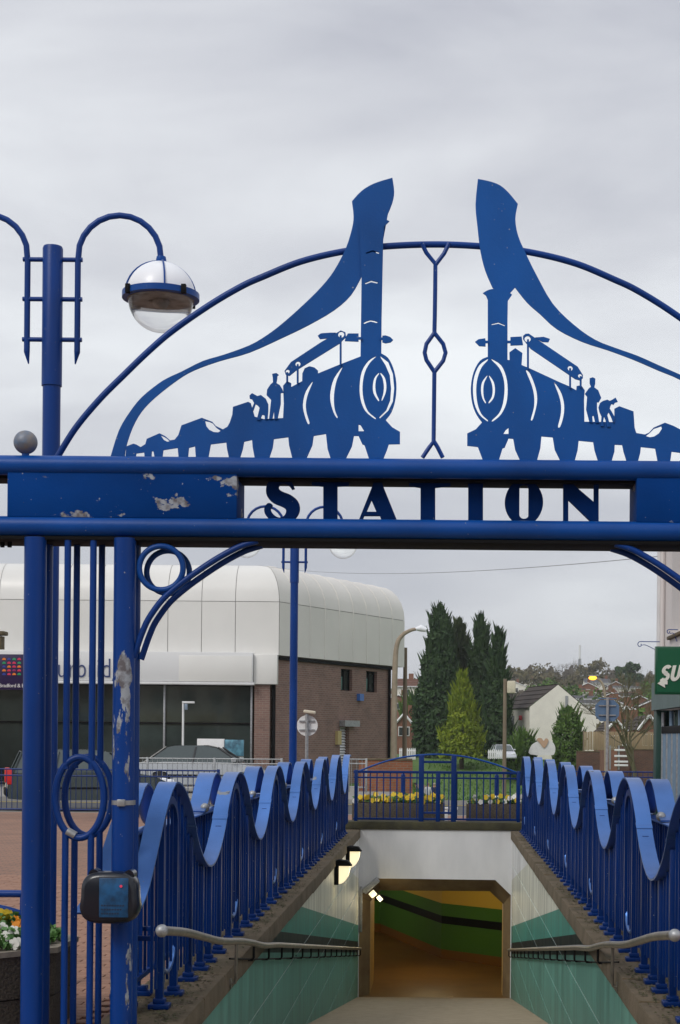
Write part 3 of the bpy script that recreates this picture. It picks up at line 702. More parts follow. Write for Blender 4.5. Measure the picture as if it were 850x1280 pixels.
beamR = [(653.8,424),(653.8,420),(657,417.4),(661,417.2),(665,420),(722,458.5),(728.6,469),(728.5,473),(725,475.6),(719,474),(700,461),(663.5,436.2)]
plate('walking_beam', [beamR, circ(659.5,424,3.9), circ(712.7,460.6,3.2), circ(725,470,2.5)], DM-.012, M['blue_sheet'], AW, TH)
for pl in ([(593.8,427.4),(598.2,424.2),(606.5,423),(607,426),(610,426),(610,429),(607,429),(607,433.2),(599,432.7)], [(634,426),(638,426),(638,421.5),(652,420.8),(653.8,431.4),(638,432),(638,429),(634,429)], [(669,422),(679.4,421.2),(687.4,423.8),(685.6,427.9),(678,427.5),(669,422.5)]):
    plate('crosshead', [pl], DM-.012 if pl[0][0] < 660 else DM+.012, M['blue_sheet'], AW, TH)
for x, y0, y1 in ((659.8,425,462),(712.4,461,486),(725.6,471,485)):
    part('connecting_rod', MB().tube([G(x,y0)-Vector((0,.012,0)), G(x,y1)-Vector((0,.012,0))], .0055, 8), M['blue_sheet'], AW)
figR1 = R2([(210,130),(232,123),(250,133),(249,170),(243,195),(270,215),(292,270),(275,300),(262,300),(262,350),(278,445),(250,445),(238,395),(228,400),(232,445),(208,440),(185,350),(192,260),(176,240),(205,200),(220,190),(210,165)])
figR2 = R2([(272,335),(283,305),(305,290),(335,282),(352,290),(368,283),(393,267),(409,297),(390,303),(380,318),(366,312),(358,325),(352,345),(368,370),(385,402),(384,438),(376,445),(362,405),(345,372),(335,392),(345,430),(356,474),(334,474),(322,425),(312,402),(306,430),(310,470),(288,470),(294,400),(280,370)])
plate('driver_figure', [figR1], DM-.008, M['blue_sheet'], AW, TH)
plate('stoker_figure', [figR2], DM-.008, M['blue_sheet'], AW, TH)

# --- box strapped to the post
BX = thing('strapped_box', 'glossy black rounded box with a faded blue label strapped to the flaking post', 'box', P(139,1158,8.27))
c = P(139,1121,8.27)
mb = MB(); sx, sz = .152, .152
prof = []
for k in range(40):
    a = 2*pi*k/40; n_ = 3.4
    prof.append((c.x+sx*abs(cos(a))**(2/n_)*(1 if cos(a)>0 else -1)*(1.02 if sin(a)<0 else .96), c.z+.135*abs(sin(a))**(2/n_)*(1 if sin(a)>0 else -1)))
def off(pr, f, cx, cz): return [((x-cx)*f+cx, (z-cz)*f+cz) for x, z in pr]
for (f0,y0),(f1,y1) in zip(((.80,c.y-.085),(.93,c.y-.075),(.99,c.y-.05),(1,c.y)),((.93,c.y-.075),(.99,c.y-.05),(1,c.y),(.96,c.y+.06))):
    mb.loft([(x,y0,z) for x,z in off(prof,f0,c.x,c.z)], [(x,y1,z) for x,z in off(prof,f1,c.x,c.z)])
mb.bm.faces.new([mb.bm.verts.new((x,c.y-.085,z)) for x,z in off(prof,.80,c.x,c.z)])
mb.bm.faces.new([mb.bm.verts.new((x,c.y+.06,z)) for x,z in off(prof,.96,c.x,c.z)])
bmesh.ops.remove_doubles(mb.bm, verts=mb.bm.verts, dist=.0005)
part('casing', mb, M['black_gloss'], BX, angle=50)
a, b = P(123,1147,8.17), P(160,1098,8.17)
mb = MB(); mb.box((a.x,c.y-.091,a.z),(b.x,c.y-.084,b.z), bev=.003); part('label', mb, M['label_blue'], BX)
r = P(151,1108,8.17); part('red_spot', MB().tube([(r.x,c.y-.0955,r.z),(r.x,c.y-.09,r.z)], .007, 14), emis(mat('glowing_red_enamel',(.7,.04,.10),.4),(1,.1,.2),.15), BX)  # red spot is given a faint glow of its own
M['pale_print'] = mat('pale_print', (.10,.32,.52), .5)
for ln, (px, py) in enumerate(((126,1132),(126,1137),(126,1142))):
    q = P(px,py,8.17); mb = MB(); n0 = 0
    for k in range(9-ln): mb.box((q.x+n0,c.y-.0935,q.z-.004),(q.x+n0+.009,c.y-.090,q.z+.004)); n0 += .0135
    part('print_line', mb, mat('dark_print',(.01,.03,.07),.5) if 'dark_print' not in bpy.data.materials else bpy.data.materials['dark_print'], BX)
for px, py in ((119,1095),(163,1096)):
    q = P(px,py,8.27); mb = MB(); mb.tube([q+Vector((0,-.04,.012)), q+Vector((0,.05,.012))], .026, 16); part('lug', mb, M['black_gloss'], BX)

# ================================================================== WAVE BALUSTRADES
def balustrade(side, XI, XO, c0, y0, y1, label, ncrest):
    t = thing('wave_balustrade', label, 'railing', (XI, (y0+y1)/2, 0), group='wave topped balustrades beside the ramp')
    SP = 2.93; ZC, ZM, ZT_ = 1.285, .985, .685
    def wz(y):
        ph = (y-c0)/SP*2*pi; s_ = cos(ph)
        v = abs(s_)**.82*(1 if s_ > 0 else -1)
        return ZM + (ZC-ZM)*v
    def ribbon(name, ys_, fz, x, w, th=.012, fx=None):
        mb = MB(); rings = []
        n = len(ys_)
        for i, y in enumerate(ys_):
            ya, yb = ys_[max(i-1,0)], ys_[min(i+1,n-1)]
            tt = Vector((0, yb-ya, fz(yb)-fz(ya))).normalized(); nr = Vector((0,-tt.z,tt.y))*th/2
            c = Vector((x + (fx(y) if fx else 0), y, fz(y))); h = Vector((w/2,0,0))
            rings.append([mb.bm.verts.new(c-h+nr), mb.bm.verts.new(c+h+nr), mb.bm.verts.new(c+h-nr), mb.bm.verts.new(c-h-nr)])
        for A, B in zip(rings, rings[1:]):
            for k in range(4): mb.bm.faces.new((A[k],A[(k+1)%4],B[(k+1)%4],B[k]))
        mb.bm.faces.new(rings[0]); mb.bm.faces.new(list(reversed(rings[-1])))
        return part(name, mb, M['ribbon'], t, angle=30)
    # the inner wave, in lengths bolted together half way up each slope
    joints = []
    k = -2
    while True:
        for f in (.25, .75):
            y = c0+(k+f)*SP
            if y0+.2 < y < y1-.2: joints.append(y)
        k += 1
        if c0+k*SP > y1+3: break
    ends = [y0]+joints+[y1]
    def startf(y):
        if side < 0 and y < c0: # the last length by the gate drops steeply
            u = (c0-y)/(c0-y0); return ZC-(ZC-.62)*(1-cos(u*pi*.95))/2
        return wz(y)
    for a, b_ in zip(ends, ends[1:]):
        n = max(4, int((b_-a)/.045)); ys_ = [a+(b_-a)*i/n for i in range(n+1)]
        ribbon('wave_strip', ys_, startf, XI, .105, fx=(lambda y: -.06*max(0,(c0-.1-y)/.6)) if side < 0 else None)
        if b_ < y1: 
            mb = MB(); mb.box((XI-.055,b_-.014,startf(b_)-.03),(XI+.055,b_+.014,startf(b_)+.03), bev=.002, rot=Matrix.Rotation(math.atan2(startf(b_+.02)-startf(b_-.02),.04),3,'X'))
            for v in mb.bm.verts: v.co.z = startf(b_)+(v.co.z-startf(b_))*.35+(startf(v.co.y)-startf(b_))*.65
            part('joint_plate', mb, M['ribbon'], t)
    crests = [c0+k*SP for k in range(-1 if side > 0 else 0, ncrest)]
    # outer humps rising from the flat rail
    HR = 1.0
    for ci, c in enumerate(crests):
        hw = .66
        def fz(y, c=c):
            u = min(1, abs(y-c)/hw); return HR+.012+(ZC-.02-HR)*((1+cos(pi*u**1.15))/2)
        a, b_ = c-hw, c+hw
        if side < 0 and ci == 0:
            a = 8.71
            def fz(y, c=c):
                if y > c: u = min(1,(y-c)/.66); return HR+.012+(ZC-.02-HR)*((1+cos(pi*u**1.15))/2)
                u = (c-y)/(c-8.71); return (ZC-.02)-(ZC-.60)*(1-cos(u*pi*.93))/2
            ribbon('hump_strip', [a+(b_-a)*i/30 for i in range(31)], fz, XO, .13, fx=lambda y: -.15*max(0,(9.25-y)/.54)**1.3)
        elif a > y0-1: ribbon('hump_strip', [a+(b_-a)*i/30 for i in range(31)], fz, XO, .13)
    ya = max(y0, 8.78)
    mb = MB(); mb.box((XO-.06,ya+.35,HR-.012),(XO+.06,y1,HR), bev=.002); part('top_rail', mb, M['ribbon'], t)
    mb = MB(); mb.box((XO-.02,ya,.11),(XO+.02,y1,.14), bev=.003); part('bottom_rail', mb, M['fence_blue'], t)
    bm_ = MB(); bm_.box((-.009,-.009,.13),(.009,.009,HR-.01)); bme = bm_.mesh('baluster'); bme.materials.append(M['fence_blue'])
    y = ya+.06; zi = -.13
    while y < y1-.05:
        put('baluster', bme, t, (XO, y, 0))
        hgt_ = startf(y+.06)-.01; put('baluster', bme, t, (XI, y+.06, .13-.13*(hgt_-.13)/.86), scale=(.85,.85,(hgt_-.13)/.86)); y += .125
    # looped hoops under every crest
    def hoop_mesh():
        mb = MB(); r = .235
        pts = [(0,-r,.0),(0,-r,1.0)] + [(0,-r*cos(a),1.0+.165*sin(a)) for a in [pi*k/12 for k in range(1,12)]] + [(0,r,1.0),(0,r,0)]
        # flat bar section
        for A, B in zip(pts, pts[1:]): pass
        rings = []
        n = len(pts)
        for i, p in enumerate(pts):
            p = Vector(p); tt = (Vector(pts[min(i+1,n-1)])-Vector(pts[max(i-1,0)])).normalized(); nr = Vector((0,-tt.z,tt.y))*.022
            if i in (0, n-1): nr = Vector((0,-.022 if i==0 else .022,0))
            h = Vector((.022,0,0)); rings.append([mb.bm.verts.new(p-h+nr), mb.bm.verts.new(p+h+nr), mb.bm.verts.new(p+h-nr), mb.bm.verts.new(p-h-nr)])
        for A, B in zip(rings, rings[1:]):
            for k in range(4): mb.bm.faces.new((A[k],A[(k+1)%4],B[(k+1)%4],B[k]))
        return mb.mesh('hoop', angle=35)
    hm = hoop_mesh(); hm.materials.append(M['fence_blue'])
    um = MB(); um.tube([(0,-.235,.36)]+[(0,-.235*cos(a),.33-.15*sin(a)) for a in [pi*k/10 for k in range(11)]]+[(0,.235,.36)], .016, 8); ume = um.mesh('lower_loop'); ume.materials.append(M['ribbon'])
    fm = MB(); fm.box((-.06,-.05,0),(.06,.05,.03), bev=.006); fm.box((-.035,-.03,.03),(.035,.03,.06), bev=.006); fme = fm.mesh('foot_plate'); fme.materials.append(M['fence_blue'])
    pm = MB(); pm.box((-.022,-.022,0),(.022,.022,.98), bev=.003); pme = pm.mesh('square_post'); pme.materials.append(M['fence_blue'])
    sm = MB(); sm.box((-.022,-.022,0),(.022,.022,.70), bev=.003); sme = sm.mesh('short_post'); sme.materials.append(M['fence_blue'])
    xm = MB(); xm.box((-.015,-.015,-.015),(.015,.015,.015)); 
    ballm = MB().sphere((0,0,0), .034, 20, 12).mesh('ball'); ballm.materials.append(M['steel'])
    cr = MB(); w_ = abs(XO-XI); cr.box((-w_/2,-.014,-.014),(w_/2,.014,.014), bev=.002); cme = cr.mesh('cross_bar'); cme.materials.append(M['fence_blue'])
    for ci, c in enumerate(crests):
        if c+.24 > y1: break
        put('hoop', hm, t, (XI-side*.0, c, 0.02)); put('lower_loop', ume, t, (XI-side*.0, c, 0))
        for s in (-.235,.235):
            put('foot_plate', fme, t, (XI, c+s, 0)); put('cross_bar', cme, t, ((XI+XO)/2, c+s, .40))
            put('foot_plate', fme, t, (XO, c+s, 0)); put('square_post', pme, t, (XO+side*.03, c+s, 0.0))
        for dy, m_ in ((.80,pme),(1.28,sme),(1.65,sme),(2.13,pme)):
            if c+dy < y1-.1:
                o = put('square_post', m_, t, (XI, c+dy, 0.0)); o.scale = (1,1,(wz(c+dy)-.004)/(.98 if m_ is pme else .70)); put('foot_plate', fme, t, (XI, c+dy, 0))
                put('cross_bar', cme, t, ((XI+XO)/2, c+dy, .40))
        put('ball', ballm, t, (XO-side*.05, c-.54, HR+.036))
    return t
balustrade(-1, -1.61, -1.80, 9.39, 8.62, 27.2, 'blue wave-topped balustrade along the left edge of the ramp behind the strapped box', 7)
balustrade(1, 1.36, 1.55, 11.53, 8.7, 27.2, 'blue wave-topped balustrade along the right edge of the ramp near the green sign', 6)

# ================================================================== RAILING OVER THE PORTAL
ER = thing('arched_railing', 'low blue railing with a raised arched centre over the subway opening', 'railing', (0, 27.65, .14))
D = 27.62
def Z(py): return P(545,py,D).z
xa, xb = P(442,965,D).x, P(651,965,D).x
for nm, py, r in (('top_rail',965.5,.022),('mid_rail',972.5,.014),('bottom_rail',1024,.018)):
    mb = MB(); mb.box((xa,D-r,Z(py)-r),(xb,D+r,Z(py)+r), bev=.003); part(nm, mb, M['fence_blue'], ER)
arc = [P(x,y,D) for x,y in ((444,966),(465,957.5),(490,949.5),(515,945),(545,943),(575,945),(600,950),(625,957.5),(648,967))]
part('arch_rail', MB().tube(spline(arc,4), .016, 10), M['blue'], ER)
bm_ = MB(); bm_.box((-.010,-.010,0),(.010,.010,Z(965)-Z(1024))); bme = bm_.mesh('baluster'); bme.materials.append(M['fence_blue'])
x = xa+.06
while x < xb:
    px = CX+x/D*F
    if not (522 < px < 571): put('baluster', bme, ER, (x, D, Z(1024)))
    x += .115
for px, w, y0, y1 in ((526.5,.045,944,1030),(567,.045,944,1030),(547.5,.038,966,1030)):
    q = P(px,1000,D); mb = MB(); mb.box((q.x-w,D-.04,.14),(q.x+w,D+.04,Z(y0)), bev=.006); part('post', mb, M['fence_blue'], ER)
for px in (445,648):
    q = P(px,1000,D); mb = MB(); mb.box((q.x-.03,D-.03,.14),(q.x+.03,D+.03,Z(963)), bev=.006); part('post', mb, M['fence_blue'], ER)
for py, r in ((952.5,.02),(1016,.018)):
    mb = MB(); mb.box((P(529,py,D).x,D-r,Z(py)-r),(P(565,py,D).x,D+r,Z(py)+r), bev=.003); part('gate_rail', mb, M['fence_blue'], ER)
for px in (534,540.5,555,561):
    q = P(px,1000,D); mb = MB(); mb.box((q.x-.009,D-.009,Z(1016)),(q.x+.009,D+.009,Z(966))); part('gate_bar', mb, M['fence_blue'], ER)
# ================================================================== STREET LAMPS
M['globe_top'] = mat('white_reflector', (.86,.88,.92), .35, coat=.1)
M['clear'] = bpy.data.materials.new('clear_bowl'); M['clear'].use_nodes = True
b = bsdf(M['clear']); b.inputs['Base Color'].default_value = (.93,.93,.90,1); b.inputs['Roughness'].default_value = .04
b.inputs['Transmission Weight'].default_value = 1; b.inputs['IOR'].default_value = 1.12; b.inputs['Specular IOR Level'].default_value = .9
b.inputs['Coat Weight'].default_value = .5; b.inputs['Coat Roughness'].default_value = .05; b.inputs['Alpha'].default_value = .8
M['lamp_inner'] = mat('lamp_underside', (.26,.245,.22), .6, .1, var=.4, vscale=12)
def lamp_post(loc, label, zb=-.1):
    """twin-arm lamp post, about 3.3 m above eye level"""
    t = thing('street_lamp', label, 'street lamp', (loc[0], loc[1], zb), group='blue twin arm street lamps')
    x, y = loc[0], loc[1]; B = M['blue_dark']; E = EYE-.045
    mb = MB(); mb.tube([(x,y,zb),(x,y,E+2.36)], .058, 22); part('pole', mb, B, t)
    mb = MB(); mb.tube([(x,y,E+2.345),(x,y,E+3.245),(x,y,E+3.26)], [.066,.066,.060], 22); part('pole_head', mb, M['blue_dark'], t)
    for s in (-1, 1):
        ax = x+s*.165
        pts = [(ax,y,E+2.57)] + [(ax,y,E+3.16)] + [(ax+s*(.272-.272*cos(a)), y, E+3.197+.272*sin(a)) for a in [pi*k/12 for k in range(1,12)]] + [(ax+s*.544,y,E+3.19),(ax+s*.546,y,E+3.17)]
        mb = MB(); mb.tube(pts, .020, 12); 
        mb.tube([(ax+s*.0,y,E+2.57),(ax-s*.012,y,E+2.49)], [.020,.004], 12)
        part('arm', mb, B, t)
        for z in (3.175,2.915,2.65):
            part('arm_bracket', MB().tube([(x,y,E+z),(ax+s*.03,y,E+z)], .015, 10), B, t)
        gx, gz = ax+s*.546, E+2.94
        mb = MB(); mb.lathe((gx,y,gz), [(.03,.26),(.035,.235),(.028,.215)], 14); part('neck', mb, M['blue'], t)
        R = .225
        cap = MB(); cap.sphere((gx,y,gz), R, 40, 24, zmin=0); part('reflector_dome', cap, M['globe_top'], t, recalc=False)
        mb = MB(); mb.lathe((gx,y,gz), [(R*.99,-.024),(R+.026,-.020),(R+.026,.02),(R+.006,.026),(R-.01,.01)], 44); part('ring_band', mb, M['blue'], t)
        for a in (0, pi/2, pi, 3*pi/2):
            aa = a+.28
            pp = [(gx+(R+.006)*cos(q)*cos(aa), y+(R+.006)*cos(q)*sin(aa), gz+(R+.006)*sin(q)) for q in [.03+1.45*k/9 for k in range(10)]]
            part('dome_strap', MB().tube(pp, .006, 6), M['blue'], t)
            q = Vector((gx+(R+.03)*cos(aa+.5), y+(R+.03)*sin(aa+.5), gz)); mb = MB(); mb.box(q-Vector((.016,.016,.03)), q+Vector((.016,.016,.03)), bev=.004); part('clip', mb, M['dark'], t)
        mb = MB(); mb.tube([(gx,y,gz-.028),(gx,y,gz-.020)], R*.96, 40)
        mb.sphere((gx,y,gz-.03), .05, 16, 8, zmax=0); mb.box((gx-.07,y-.02,gz-.045),(gx+.05,y+.03,gz-.028), bev=.005); part('gear_tray', mb, M['lamp_inner'], t)
        bw = MB(); bw.sphere((gx,y,gz-.024), R*.94, 40, 24, zmax=0); part('clear_bowl', bw, M['clear'], t, recalc=False)
    return t
p = P(61,900,10.5); lamp_post((p.x, 10.5), 'large blue twin-arm street lamp with globe heads, nearest, behind the left gate posts')
p = P(366.5,900,23.6); lamp_post((p.x, 23.6), 'small distant blue twin-arm street lamp standing before the brick wall')

# ================================================================== PLANTER, HOOP BARRIER by the gate
M['aggregate'] = mat('exposed_aggregate', (.035,.030,.024), .95, vscale=70, col2=(.12,.10,.075), bump=1.0, bscale=70)
cxp, cyp = -2.72, 9.1
PL = thing('concrete_planter', 'octagonal exposed aggregate planter of pansies at the foot of the leftmost post', 'planter', (cxp, cyp, -.1))
oc = 8; ph = pi/8
for k, (z0, z1, r0, r1) in enumerate(((-.1,.115,.60,.62),(.122,.36,.625,.64))):
    mb = MB(); rings = []
    mb.lathe((cxp,cyp,0), [(r0,z0),(r1,z1)], oc, ph=ph); part('planter_tier', mb, M['aggregate'], PL)
mb = MB(); A = [[(cxp+r*cos(2*pi*k/8+ph), cyp+r*sin(2*pi*k/8+ph), z) for k in range(8)] for r, z in ((.65,.355),(.65,.385),(.56,.385),(.56,.30))]
for a, b_ in zip(A, A[1:]): mb.loft(a, b_)
part('rim', mb, mat('pale_planter_rim', (.26,.23,.18), .95, var=.3, vscale=15), PL)
mb = MB(); mb.lathe((cxp,cyp,0), [(.57,.34),(.565,.37)], 8, ph=ph); part('soil', mb, mat('soil', (.03,.02,.012), 1, bump=1), PL)
M['leaf'] = mat('pansy_leaf', (.05,.14,.03), .6, vscale=8, col2=(.10,.22,.05))
M['yellow'] = mat('yellow_petal', (.75,.50,.02), .6, vscale=9, col2=(.85,.65,.06))
M['orange'] = mat('orange_petal', (.75,.26,.01), .6); M['white'] = mat('white_petal', (.75,.75,.70), .6)
M['petal_eye'] = mat('petal_eye', (.05,.01,.02), .7)
def leaf_cloud(pts_fn, n, size, name, m, parent=None, seed=1, aspect=1.0, flat=.6):
    rnd = random.Random(seed); vs, fs = [], []
    for k in range(n):
        c, nrm, s_ = pts_fn(rnd)
        s = size*s_*rnd.uniform(.6,1.35)
        ax = Vector((rnd.gauss(0,1), rnd.gauss(0,1), rnd.gauss(0,1)*flat)); ax = (ax + nrm*.9).normalized()
        t1 = ax.orthogonal().normalized(); t1.rotate(Matrix.Rotation(rnd.uniform(0,6.28),3,ax)); t2 = ax.cross(t1)
        i = len(vs)
        vs += [c-t1*s*.5*aspect, c-t2*s*.32+ax*s*.06, c+t1*s*.5*aspect, c+t2*s*.32+ax*s*.06]
        fs.append((i,i+1,i+2,i+3))
    me = bpy.data.meshes.new(name); me.from_pydata([tuple(v) for v in vs], [], fs); me.update(); me.materials.append(m)
    return part(name, me, None, parent)
def pl_leaf(r):
    a = r.uniform(0,6.28); q = .56*sqrt(r.random()); h = .37+.17*(1-(q/.6)**2)*r.random()+.03
    return Vector((cxp+q*cos(a), cyp+q*sin(a), h)), Vector((0,0,1)), 1
leaf_cloud(pl_leaf, 2600, .045, 'foliage', M['leaf'], PL, 3)
def flower_mesh(m, r=.032):
    mb = MB()
    for k in range(5):
        a = 2*pi*k/5; c = Vector((r*.55*cos(a), -.004-.002*(k%2), r*.55*sin(a)))
        n = 7; vs = [mb.bm.verts.new(c+Vector((r*.52*cos(2*pi*j/n), -.004*cos(4*pi*j/n), r*.52*sin(2*pi*j/n)))) for j in range(n)]
        mb.bm.faces.new(vs)
    me = mb.mesh('pansy', angle=180); me.materials.append(m); me.materials.append(M['petal_eye'])
    return me
fl = {k: flower_mesh(M[k]) for k in ('yellow','orange','white')}
rnd = random.Random(5)
for (px,py,kd) in ((2,1142,'yellow'),(9,1143,'yellow'),(6,1147,'yellow'),(20,1151,'orange'),(25,1155,'orange'),(21,1158,'orange'),(17,1164,'white'),(21,1168,'white'),(7,1171,'white'),(18,1180,'white'),(22,1178,'white'),(-6,1160,'yellow'),(-14,1150,'white'),(-10,1176,'orange'),(3,1160,'white'),(70,1172,'white'),(60,1166,'yellow')):
    d = 8.7+(1180-py)*.012; q = P(px,py,d)
    if abs(q.x-cxp) > .52: q.x = cxp+.5*(1 if q.x>cxp else -1)
    put('flower', fl[kd], PL, q, rot=(rnd.uniform(-.7,.1), rnd.uniform(0,6), rnd.uniform(-.5,.5)), scale=(1,1,1))
HB = thing('hoop_barrier', 'blue tubular hoop barrier standing behind the octagonal planter', 'barrier', (-3.2, 11.4, -.1))
d = 11.4; z = P(0,1117,d).z
part('top_tube', MB().tube([(-4.6,d,z),(-2.98,d,z)], .026, 12), M['blue_dark'], HB)
part('curved_tube', MB().tube(spline([(-4.3,d,-.1),(-4.1,d,.08),(-3.6,d,z-.075),(-3.25,d,z-.085),(-3.0,d,z-.14),(-2.85,d,z-.24),(-2.8,d,-.1)],5), .022, 10), M['blue_dark'], HB)
part('leg', MB().tube([(-4.55,d,-.1),(-4.55,d,z)], .026, 12), M['blue_dark'], HB)
part('leg', MB().tube([(-2.98,d,-.1),(-2.98,d,z)], .026, 12), M['blue_dark'], HB)

# individual clay pavers beside the gate
PV = thing('clay_paving', 'red clay block paving left of the archway between the blue posts', 'paving', (-2.6,10,-.1), kind='structure')
pvm = MB(); pvm.box((-.103,-.049,0),(.103,.049,.012), bev=.003); pme = pvm.mesh('paver'); pme.materials.append(M['paver'])
# rest of the field as one mesh
rest = MB(); cnt = 0; rnd = random.Random(2)
for j in range(0, 96):
    y = 8.9+j*.104
    xmin, xmax = -.285*y-.05, -.195*y-.02
    x = -5.2+(j%2)*.107
    while x < xmax and x < -2.0:
        if x > xmin-.1:
            if cnt < 300:
                put('paver', pme, PV, (x,y,-.100), rot=(rnd.uniform(-.006,.006),rnd.uniform(-.006,.006),0)); cnt += 1
            else: rest.box((x-.103,y-.049,-.1),(x+.103,y+.049,-.088+rnd.uniform(-.002,.002)))
        x += .214
o = part('far_pavers', rest, M['paver'], PV, angle=20); o['kind'] = 'stuff'

# ================================================================== RAILINGS, CARS, ROAD SIDE
def railing(name, label, y, xa, xb, z0, z1, mt, step=.11, pst=1.9, r=.018, y2=None):
    y2 = y if y2 is None else y2
    t = thing(name, label, 'railing', ((xa+xb)/2, y, z0-.1)); L_ = xb-xa
    ang = math.atan2(y2-y, xb-xa); LL = math.hypot(y2-y, xb-xa)
    def at(s): return Vector((xa+cos(ang)*s, y+sin(ang)*s, 0))
    for nm, z in (('top_rail',z1),('mid_rail',z1-.13),('bottom_rail',z0)):
        a, b_ = at(0), at(LL); part(nm, MB().tube([(a.x,a.y,z),(b_.x,b_.y,z)], r, 6), mt, t)
    bm_ = MB(); bm_.tube([(0,0,z0),(0,0,z1-.0)], .008, 5); bme = bm_.mesh('bar'); bme.materials.append(mt)
    k = 0; s = step/2; joined = MB(); m = 0
    while s < LL:
        q = at(s); put('bar', bme, t, (q.x,q.y,0)); s += step
    pm = MB(); pm.box((-.03,-.03,z0-.15),(.03,.03,z1+.03), bev=.005); pme_ = pm.mesh('post'); pme_.materials.append(mt)
    n = max(1, round(LL/pst))
    for k in range(n+1): q = at(LL*k/n); put('post', pme_, t, (q.x,q.y,0))
    return t
z = lambda py, d: EYE-(py-CY)/F*d
railing('kerbside_railing', 'long dark blue railing at the kerb in front of the green car', 33.0, -9.6, P(273,970,33).x, z(1016,33), z(966,33), M['fence_blue'])
railing('pedestrian_railing', 'pale grey metal railing in front of the glazed building', 45.0, -10.2, P(352,955,45).x, z(988,45), z(951,45), M['steel'], step=.14)
railing('kerbside_railing', 'short blue railing right of the ramp beyond the last waves', 40.0, P(690,960,40).x, P(835,960,40).x, z(990,40), z(963,40), M['fence_blue'], step=.13)
railing('stair_railing', 'small grey railing with a sloping top at the brick building corner', 48, P(436,950,48).x, P(458,950,48).x, z(985,48), z(950,48), M['steel'], step=.16, pst=1)

